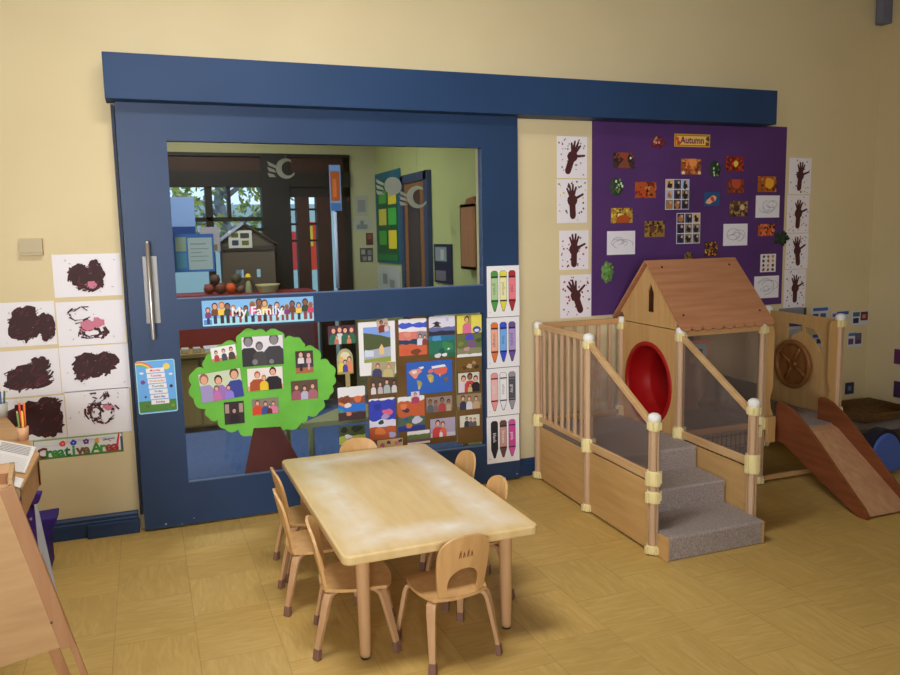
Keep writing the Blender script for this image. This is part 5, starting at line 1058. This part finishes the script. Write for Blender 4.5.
# ============================================================ CHAIRS
def make_chair():
    root = thing('childs_chair', '', 'chair', (0, 0, 0), 0, 'bentwood chairs around the low table')
    SZ = .262
    # backrest: board bent round the sitter with an arched opening at its foot
    N_ = 28; K_ = 5; outer = []; inner = []
    hb = .24; wb = .1; wt = .106
    oc = [(-.092, -.0)]+[(-.092-.014*math.sin(PI/2*i/5), hb*.62*i/5) for i in range(1, 6)]+[(math.copysign(abs(q_[0])**.8*wt**.2, q_[0]), hb*.62+(q_[1]/(hb*.38))**.75*hb*.38) for q_ in arc(0, 0, wt, 180, 0, 15, hb*.38) if True]+[(.092+.014*math.sin(PI/2*i/5), hb*.62*i/5) for i in range(5, 0, -1)]+[(.092, 0)]
    ic = [(-.062, 0), (-.064, .03)]+arc(0, .055, .064, 180, 0, len(oc)-5, .056)+[(.064, .03), (.062, 0)]
    n = min(len(oc), len(ic)); oc = oc[:n]; m = MB()
    def pos(x, z, off): 
        y = -.118-.2*z+1.6*x*x; return V((x, y-off, SZ-.002+z))
    vs = []; nn = len(ic)
    for off in (0, .011):
        for i in range(nn):
            for k in range(K_+1):
                t_ = k/K_; a, b = ic[i], oc[i]; vs.append(pos(a[0]+(b[0]-a[0])*t_, a[1]+(b[1]-a[1])*t_, off))
    fs = []; ST = K_+1; H_ = nn*ST
    for i in range(nn-1):
        for k in range(K_):
            q_ = (i*ST+k, i*ST+k+1, (i+1)*ST+k+1, (i+1)*ST+k); fs.append(q_); fs.append(tuple(H_+j for j in reversed(q_)))
        for k in (0, K_): fs.append((i*ST+k, (i+1)*ST+k, H_+(i+1)*ST+k, H_+i*ST+k))
    for i in (0, nn-1):
        for k in range(K_): fs.append((i*ST+k, i*ST+k+1, H_+i*ST+k+1, H_+i*ST+k))
    m.add(vs, fs, chair_m, True); bk_ = m.build('backrest', root, local=True)
    es = bk_.modifiers.new('edge', 'EDGE_SPLIT'); es.split_angle = .7
    m = MB(); lm = mat(110, 70, 40)
    for j, x in enumerate((-.024, -.008, .008, .024)):
        for (dx, z0_, z1_) in ((-.004, .155, .178), (.003, .155, .172 if j % 2 else .185)):
            a_, b_ = pos(x+dx, z0_, .0115), pos(x+dx*.3, z1_, .0115); m.add([a_+V((-.0018, 0, 0)), a_+V((.0018, 0, 0)), b_+V((.0018, 0, 0)), b_+V((-.0018, 0, 0))], [(0, 1, 2, 3)], lm)
    m.build('maker_mark', root, local=True)
    # seat
    m = MB(); G_ = 12; vs = []
    for off in (0, -.012):
        for i in range(G_+1):
            for j in range(G_+1):
                a, b = -1+2*i/G_, -1+2*j/G_; u_ = a*math.sqrt(1-.32*b*b); v_ = b*math.sqrt(1-.32*a*a)
                z = SZ-.004*math.cos(u_*1.5)*math.cos(v_*1.2)-(.012*max(0, v_-.6)/.4)
                vs.append((u_*.135, .005+v_*.14, z+off))
    ST = G_+1; H_ = ST*ST; fs = []
    for i in range(G_):
        for j in range(G_): q_ = (i*ST+j, i*ST+j+1, (i+1)*ST+j+1, (i+1)*ST+j); fs += [q_, tuple(H_+k for k in reversed(q_))]
    per = [i*ST for i in range(ST)]+[G_*ST+j for j in range(1, ST)]+[i*ST+G_ for i in range(G_-1, -1, -1)]+[j for j in range(G_-1, 0, -1)]
    for k in range(len(per)): a, b = per[k], per[(k+1) % len(per)]; fs.append((a, b, H_+b, H_+a))
    m.add(vs, fs, chair_m, True); s_ = m.build('seat', root, local=True); es = s_.modifiers.new('edge', 'EDGE_SPLIT'); es.split_angle = .7
    foot_m = mat(134, 98, 82, .6, 1.0)
    for sx in (-1, 1):
        for sy in (-1, 1):
            pt = [(sx*.04, sy*.03, SZ-.02), (sx*.1, sy*.085, SZ-.02), (sx*.114, sy*.1, SZ-.028), (sx*.12, sy*.108, SZ-.05), (sx*.138, sy*.148, .036)]
            m = MB(); m.sweep(pt, (sx*.6, -sy*.6, 0), [.016, .018, .018, .017, .0115], [.006, .007, .008, .008, .0075], leg_m); l_ = m.build('leg', root, local=True, bevel=.002)
            m = MB(); m.sweep([(sx*.1375, sy*.147, .042), (sx*.14, sy*.151, .001)], (sx*.6, -sy*.6, 0), [.0135, .015], [.0095, .0105], foot_m); m.build('foot_cap', l_, local=True, bevel=.002)
    return root
ch = make_chair()
spots = [(.992, -1.825, math.radians(7), 'nearest childs chair, its back and mark facing the camera'),
 (.685, -1.62, math.radians(-102), 'left side chair nearest the camera, tucked beside the front table leg'),
 (.625, -1.205, math.radians(-94), 'middle one of the three chairs on the left side of the table'),
 (.665, -.865, math.radians(-90), 'farthest of the three chairs on the left side of the table'),
 (1.0, -.65, math.radians(180), 'chair at the far end of the table, only its back top showing'),
 (1.275, -.99, math.radians(92), 'right side chair farther from the camera, just its rounded back showing'),
 (1.243, -1.42, math.radians(88), 'right side chair nearer the camera, half hidden by the tabletop')]
for i, (x, y, a, lb) in enumerate(spots):
    c = ch if i == 0 else copy_tree(ch)
    c.location = (x, y, 0); c.rotation_euler = (0, 0, a); c['label'] = lb
# ============================================================ LEFT FOREGROUND: EASEL AND DESK
def EP(u, v, y0=-1.95, k=.10):   # a point on the easel's front plane
    d = RX*((u-450)/F)+RY*((337.5-v)/F)+RZ
    n_ = V((-k, 1, -.0)); p0 = V((-.3, y0, 0)); t = n_.dot(p0-CO)/n_.dot(d); return CO+d*t
ez_ = thing('wooden_easel', 'pale plywood easel with slanting batten legs at lower left', 'easel', (-.7, -1.95, 0))
tl, tr, br = EP(0, 493), EP(13, 489), EP(73, 643)
bl = EP(-1, 668)
ax = (tr-tl).normalized(); ax2 = (br-bl).normalized()
TLp = tl-ax*.62; BLp = bl-ax2*.75
dn = V((.10, -1, 0)).normalized()
m = MB(); m.prism([TLp, tr, br, BLp], -dn*.012, easel_m); m.build('board', ez_)
b0, b1 = EP(14, 484), EP(75, 642); dd = (b1-b0).normalized(); fl_ = b1+dd*(b1.z/(-dd.z)); si = dd.cross(dn).normalized()
if si.x > 0: si = -si
m = MB(); m.prism([b0, b0+si*.04, b1+si*.04, b1], dn*.018, easelb_m); m.prism([b1-dd*.3+dn*-.0, b1-dd*.3+si*.018, fl_+si*.018, fl_], -dn*.02, easelb_m); lg = m.build('leg', ez_, bevel=.002)
# rear legs, splayed backwards
r0_ = b0+V((-.03, .03, -.02)); r1_ = V((fl_.x-.01, fl_.y+.34, 0)); 
m = MB()
for (u, v) in ((35, 517), (55.5, 620)):
    c_ = EP(u-.5*8, v); m.cyl(c_+dn*.018, c_+dn*.021, .004, .004, mat(90, 70, 56), 10)
m.build('screw', lg)
b2 = EP(52, 640)+(-dn)*.06; f2 = V((b2.x+(fl_.x-b1.x)*1.0, b2.y+.05, 0)); m = MB(); m.prism([b2, b2+si*.03, f2+si*.03, f2], -dn*.018, easelb_m); m.build('leg', ez_)
mL = [V((2*TLp.x+.05-q.x-.2, q.y-.12, q.z)) for q in (b0, fl_)]
m = MB(); m.prism([mL[0], mL[0]-si*.04, mL[1]-si*.04, mL[1]], dn*.018, easelb_m); m.build('leg', ez_)
# tray on top
t0 = EP(-1, 494); m = MB(); tw = .24; q0 = tr+(-dn)*.0; A_ = TLp; tz = tr.z
back = -dn*.20
def wallb(p, q, z0, z1, t): 
    d_ = (q-p).normalized(); s_ = V((d_.y, -d_.x, 0))*t; m.prism([p, q, q+s_, p+s_], (0, 0, z1-z0), easel_m)
P1, P2 = V((A_.x, A_.y, tz-.005)), V((tr.x, tr.y, tz-.005)); P3, P4 = P2+back, P1+back
wallb(P1, P2, 0, .02, -.012); wallb(P2, P3, 0, .035, -.012); wallb(P3, P4, 0, .035, -.012)
m.prism([P1, P2, P3, P4], (0, 0, .006), mat(140, 96, 64)); m.build('tray', ez_)
# desk behind
ZD = .82
dk = thing('writing_desk', 'wooden desk corner with papers behind the easel at left', 'desk', (-.7, -.7, 0))
c0 = U(40, 458, Z=ZD); c1 = U(-1, 412, Z=ZD); c2 = U(23, 492, Z=ZD)
e1 = (c1-c0).normalized(); e2 = (c2-c0).normalized(); q1 = c1+e1*.25; q2 = c2+e2*.02; q3 = q1+e2*.42
if q1.y > -.03: q1 = c0+e1*(( -.03-c0.y)/e1.y)
q3 = q1+(q2-c0)
desk_m = wood('desk_ply', (184, 138, 86), (198, 154, 102), 'x', gain=1.0)
m = MB(); m.prism([q2, c0, q1, q3], (0, 0, .018), desk_m); m.build('desktop', dk, bevel=.003)
m = MB()
ins = (e1+e2).normalized()*.03
z_top = ZD-.001
for p, q in ((c0, q1), (c0, q2)): 
    n_ = (e2 if q is q1 else e1)*.015; s_ = (e2 if q is q1 else e1)*.02
    m.prism([p+s_-V((0, 0, .09)), q+s_-V((0, 0, .09)), q+s_+n_-V((0, 0, .09)), p+s_+n_-V((0, 0, .09))], (0, 0, .088), desk_m)
m.build('apron', dk)
for base_ in (c0+ins*7, q2+e1*.1+V((-.3, .1, 0)), q1+(e2-e1).normalized()*.03):
    m = MB(); m.box(base_.x-.018, base_.x+.018, base_.y-.018, base_.y+.018, 0, ZD-.09, desk_m); m.build('leg', dk)
# papers on the desk
def sheet(px, label, z, name, cat, c=(206, 200, 196)):
    m = MB(); P = [U(u, v, Z=z) for u, v in px]; m.prism(P, (0, 0, .004), mat(*c))
    u_ = P[1]-P[0]; v_ = P[3]-P[0]; r_ = random.Random(1)
    if label.startswith('upper'):
        for i in range(6):
            for j in range(15):
                p = P[0]+u_*(.12+.8*j/15)+v_*(.08+.055*i)+V((0, 0, .0045)); s_ = .0035; m.add([p+V((-s_, -s_, 0)), p+V((s_, -s_, 0)), p+V((s_, s_, 0)), p+V((-s_, s_, 0))], [(0, 1, 2, 3)], mat(60, 56, 60))
        for i in range(9): p = P[0]+u_*.1+v_*(.5+.05*i)+V((0, 0, .0045)); q = p+u_*.8; m.add([p, q, q+v_*.012, p+v_*.012], [(0, 1, 2, 3)], mat(176, 172, 176))
    else:
        for i in range(5): p = P[0]+u_*.1+v_*(.2+.14*i)+V((0, 0, .0045)); q = p+u_*.7; m.add([p, q, q+v_*.03, p+v_*.03], [(0, 1, 2, 3)], mat(150, 146, 150))
    tag(m.build(name, origin=P[0]), label, cat)
sheet([(0, 441), (36, 448), (25, 474), (-14, 468)], 'upper white printed booklet lying on the desk corner', ZD+.0185, 'booklet', 'booklet')
sheet([(2, 474), (24, 480), (20, 489), (-6, 482)], 'lower white printed sheet on the desk just above the easel', ZD+.0185, 'paper_sheet', 'paper')
# pots of pencils and brushes at the back of the desk
def pot(u, v, label, seed, r=.035, h=.1, cols=(), cup=(150, 150, 140)):
    o = U(u, v, Z=ZD+.0185); t = thing('pencil_pot', label, 'pot', o); m = MB()
    m.lathe(o, (0, 0, 1), [(0, .001), (r*.85, .001), (r, h), (r-.003, h), (r*.82, .004), (0, .004)], mat(*cup, .4), 20); m.build('cup', t)
    r_ = random.Random(seed)
    for k, (c, nm_) in enumerate(cols):
        a = k*PI/2+.4; b_ = o+V((math.cos(a)*r*.4, math.sin(a)*r*.4, .008)); e_ = o+V((math.cos(a)*r*1.25*h/.1, math.sin(a)*r*1.25*h/.1, r_.uniform(.11, .15)))
        m = MB(); m.tube([b_, b_+(e_-b_)*.93], .0042, mat(*c), 6); m.tube([b_+(e_-b_)*.93, e_], [.004, .0008], mat(200, 170, 120), 6)
        tag(m.build('pencil', origin=b_), nm_, 'pencil')
pot(1, 417, 'grey pot of dark pencils at the left frame edge', 1, .03, .06, (((60, 90, 70), 'dark green pencil in the left pot, by the frame edge'), ((190, 190, 200), 'white pencil in the left pot'), ((50, 50, 60), 'black pencil in the left pot'), ((60, 80, 120), 'blue pencil in the left pot')))
pot(23.5, 440, 'tan pot of orange and green pencils in front of the dark painting', 2, .021, .05, cup=(176, 134, 100), cols=(((190, 90, 40), 'orange pencil in the right-hand pot'), ((180, 60, 40), 'red pencil in the right-hand pot'), ((90, 120, 60), 'green pencil in the right-hand pot'), ((196, 150, 60), 'yellow pencil in the right-hand pot')))
# purple tray and white board stored between easel and wall
PUR = (40, 24, 100)
m = MB(); p = U(52, 517, Y=-.40); q = U(44, 560, Y=-.40)
m.prism([(p.x-.09, -.42, p.z-.005), (p.x+.02, -.42, p.z), (p.x+.015, -.42, p.z-.03), (q.x+.03, -.42, q.z+.09), (q.x+.03, -.42, .002), (q.x-.03, -.42, .002), (p.x-.07, -.42, p.z-.1)], (0, .16, 0), mat(*PUR))
tag(m.build('purple_caddy', origin=(p.x, -.4, 0), bevel=.006), 'purple plastic caddy on the floor behind the easel', 'caddy')
m = MB(); a = U(31, 505, Y=-.75); b = U(44, 508, Y=-.75); c = U(52, 572, Y=-.75)
m.prism([(a.x, -.75, a.z), (b.x-.03, -.75, a.z+.005), (c.x+.01, -.75, 0.012), (c.x-.03, -.75, 0.012)], (0, .03, 0), mat(176, 186, 214)); tag(m.build('white_board', origin=(c.x, -.75, .0)), 'pale bluish board leaning between the easel and purple caddy', 'board')
m = MB(); a = U(35, 500, Y=-.98); m.prism([(a.x-.07, -.97, a.z-.04), (a.x+.01, -.97, a.z-.02), (a.x+.025, -.97, a.z+.02), (a.x-.05, -.97, a.z+.035)], (0, .05, 0), mat(56, 28, 110))
m.box(a.x-.04, a.x-.01, -.96, -.93, 0, a.z-.03, mat(56, 28, 110)); tag(m.build('purple_holder', origin=(a.x, -.95, 0), bevel=.006), 'purple holder sticking out above the pale board beside the desk', 'holder')
# ============================================================ RIGHT CORNER
lt = thing('low_play_tray', 'low grey play tray in the right corner behind the slide', 'tray table', (4.75, -.35, 0))
m = MB(); m.box(4.35, 5.15, -.62, -.06, .17, .2, mat(112, 108, 112)); m.build('top', lt); m = MB(); m.box(4.4, 5.1, -.58, -.1, 0, .17, mat(70, 60, 56)); m.build('base', lt)
bs = thing('wicker_basket', 'shallow brown wicker basket in the corner beyond the slide', 'basket', (4.9, -.3, .2))
wk = noisy('wicker', (96, 66, 34), (140, 106, 60), scale=(1, 1, 4), nscale=60, rough=.7, bump=.6)
m = MB()
for k in range(5): m.tube([(4.62+.01*k*0, -.5, .207+.011*k), (5.14, -.5, .207+.011*k), (5.14, -.08, .207+.011*k), (4.62, -.08, .207+.011*k), (4.62, -.5, .207+.011*k)], .0065, wk, 6)
m.build('rim', bs); MB().box(4.62, 5.14, -.5, -.08, .201, .206, wk).build('bottom', bs)
st = thing('blue_tub_seat', 'blue round-backed childs seat at the right edge of the frame', 'seat', (4.35, -.95, 0))
c = U(886, 436, Y=-.95); m = MB(); r = .12
o_ = arc(c.x, .13, r, 0, 180, 20, .14)+[(c.x-r, .02), (c.x+r, .02)]
m.prism([(a, -.97, b) for a, b in o_], (0, .05, 0), mat(70, 96, 170)); m.build('backrest', st, bevel=.012)
o2 = arc(c.x, .13, r+.02, 5, 175, 20, .165); i2 = arc(c.x, .13, r+.0, 175, 5, 20, .142); m = MB(); m.prism([(a, -.955, b) for a, b in o2+i2], (0, .08, 0), mat(30, 32, 44)); m.build('rim', st)
m = MB(); m.lathe((c.x, -.84, 0), (0, 0, 1), [(0, 0), (r, 0), (r+.005, .06), (r-.01, .1), (0, .1)], mat(90, 100, 140), 28); m.build('seat', st)
# ============================================================ LIGHT
def ceiling_light(x, y, power, sx=1.2, sy=.6, label=''):
    t = thing('ceiling_light', label, 'light', (x, y, ZC-.06)); m = MB(); m.box(x-sx/2-.03, x+sx/2+.03, y-sy/2-.03, y+sy/2+.03, ZC-.06, ZC-.001, mat(220, 220, 220)); m.build('housing', t)
    L_ = bpy.data.lights.new('panel_light', 'AREA'); L_.shape = 'RECTANGLE'; L_.size = sx; L_.size_y = sy; L_.energy = power; L_.color = (1.0, .96, .95); L_.spread = math.radians(165)
    o_ = bpy.data.objects.new('panel_light', L_); C.objects.link(o_); o_.location = (x, y, ZC-.065)
ceiling_light(.5, -2.0, 56, label='ceiling panel light left of the table')
def area_lamp(name, loc, rot, sx, sy, power, col, spread=180):
    L_ = bpy.data.lights.new(name, 'AREA'); L_.shape = 'RECTANGLE'; L_.size = sx; L_.size_y = sy; L_.energy = power; L_.color = col; L_.spread = math.radians(spread)
    o_ = bpy.data.objects.new(name, L_); C.objects.link(o_); o_.location = loc; o_.rotation_euler = rot
area_lamp('window_daylight', (-1.2, YF+.02, 1.85), (math.radians(94), 0, math.radians(-19)), 1.9, 1.7, 62, (.98, .97, 1.0), 68)
area_lamp('side_daylight', (XL_+.02, -4.4, 1.8), (math.radians(90), 0, math.radians(-90)), 2.3, 1.5, 8, (.92, .96, 1.0))
area_lamp('far_room_fill', (.4, 1.7, 2.85), (0, 0, 0), 1.2, .6, 60, (1, .97, .9))  # added fill lamp to brighten the far room; it has no fixture
w = bpy.data.worlds.new('World'); bpy.context.scene.world = w; w.use_nodes = True
N = w.node_tree.nodes; L = w.node_tree.links; bg = N['Background']
sk = N.new('ShaderNodeTexSky'); sk.sky_type = 'HOSEK_WILKIE'; sk.turbidity = 5; sk.sun_direction = (.3, -.5, .8)
L.new(sk.outputs[0], bg.inputs[0]); bg.inputs[1].default_value = 8.0
# ============================================================ CAMERA
cam = bpy.data.cameras.new('camera'); co = bpy.data.objects.new('camera', cam); C.objects.link(co)
cam.sensor_width = 36; cam.lens = F*36/900; cam.clip_start = .05
co.matrix_world = Matrix(((RX.x, RY.x, -RZ.x, CO.x), (RX.y, RY.y, -RZ.y, CO.y), (RX.z, RY.z, -RZ.z, CO.z), (0, 0, 0, 1)))
S = bpy.context.scene; S.camera = co
S.view_settings.view_transform = 'Standard'; S.view_settings.look = 'None'; S.view_settings.gamma = 1; S.view_settings.use_curve_mapping = False
S.view_settings.exposure = -0.17
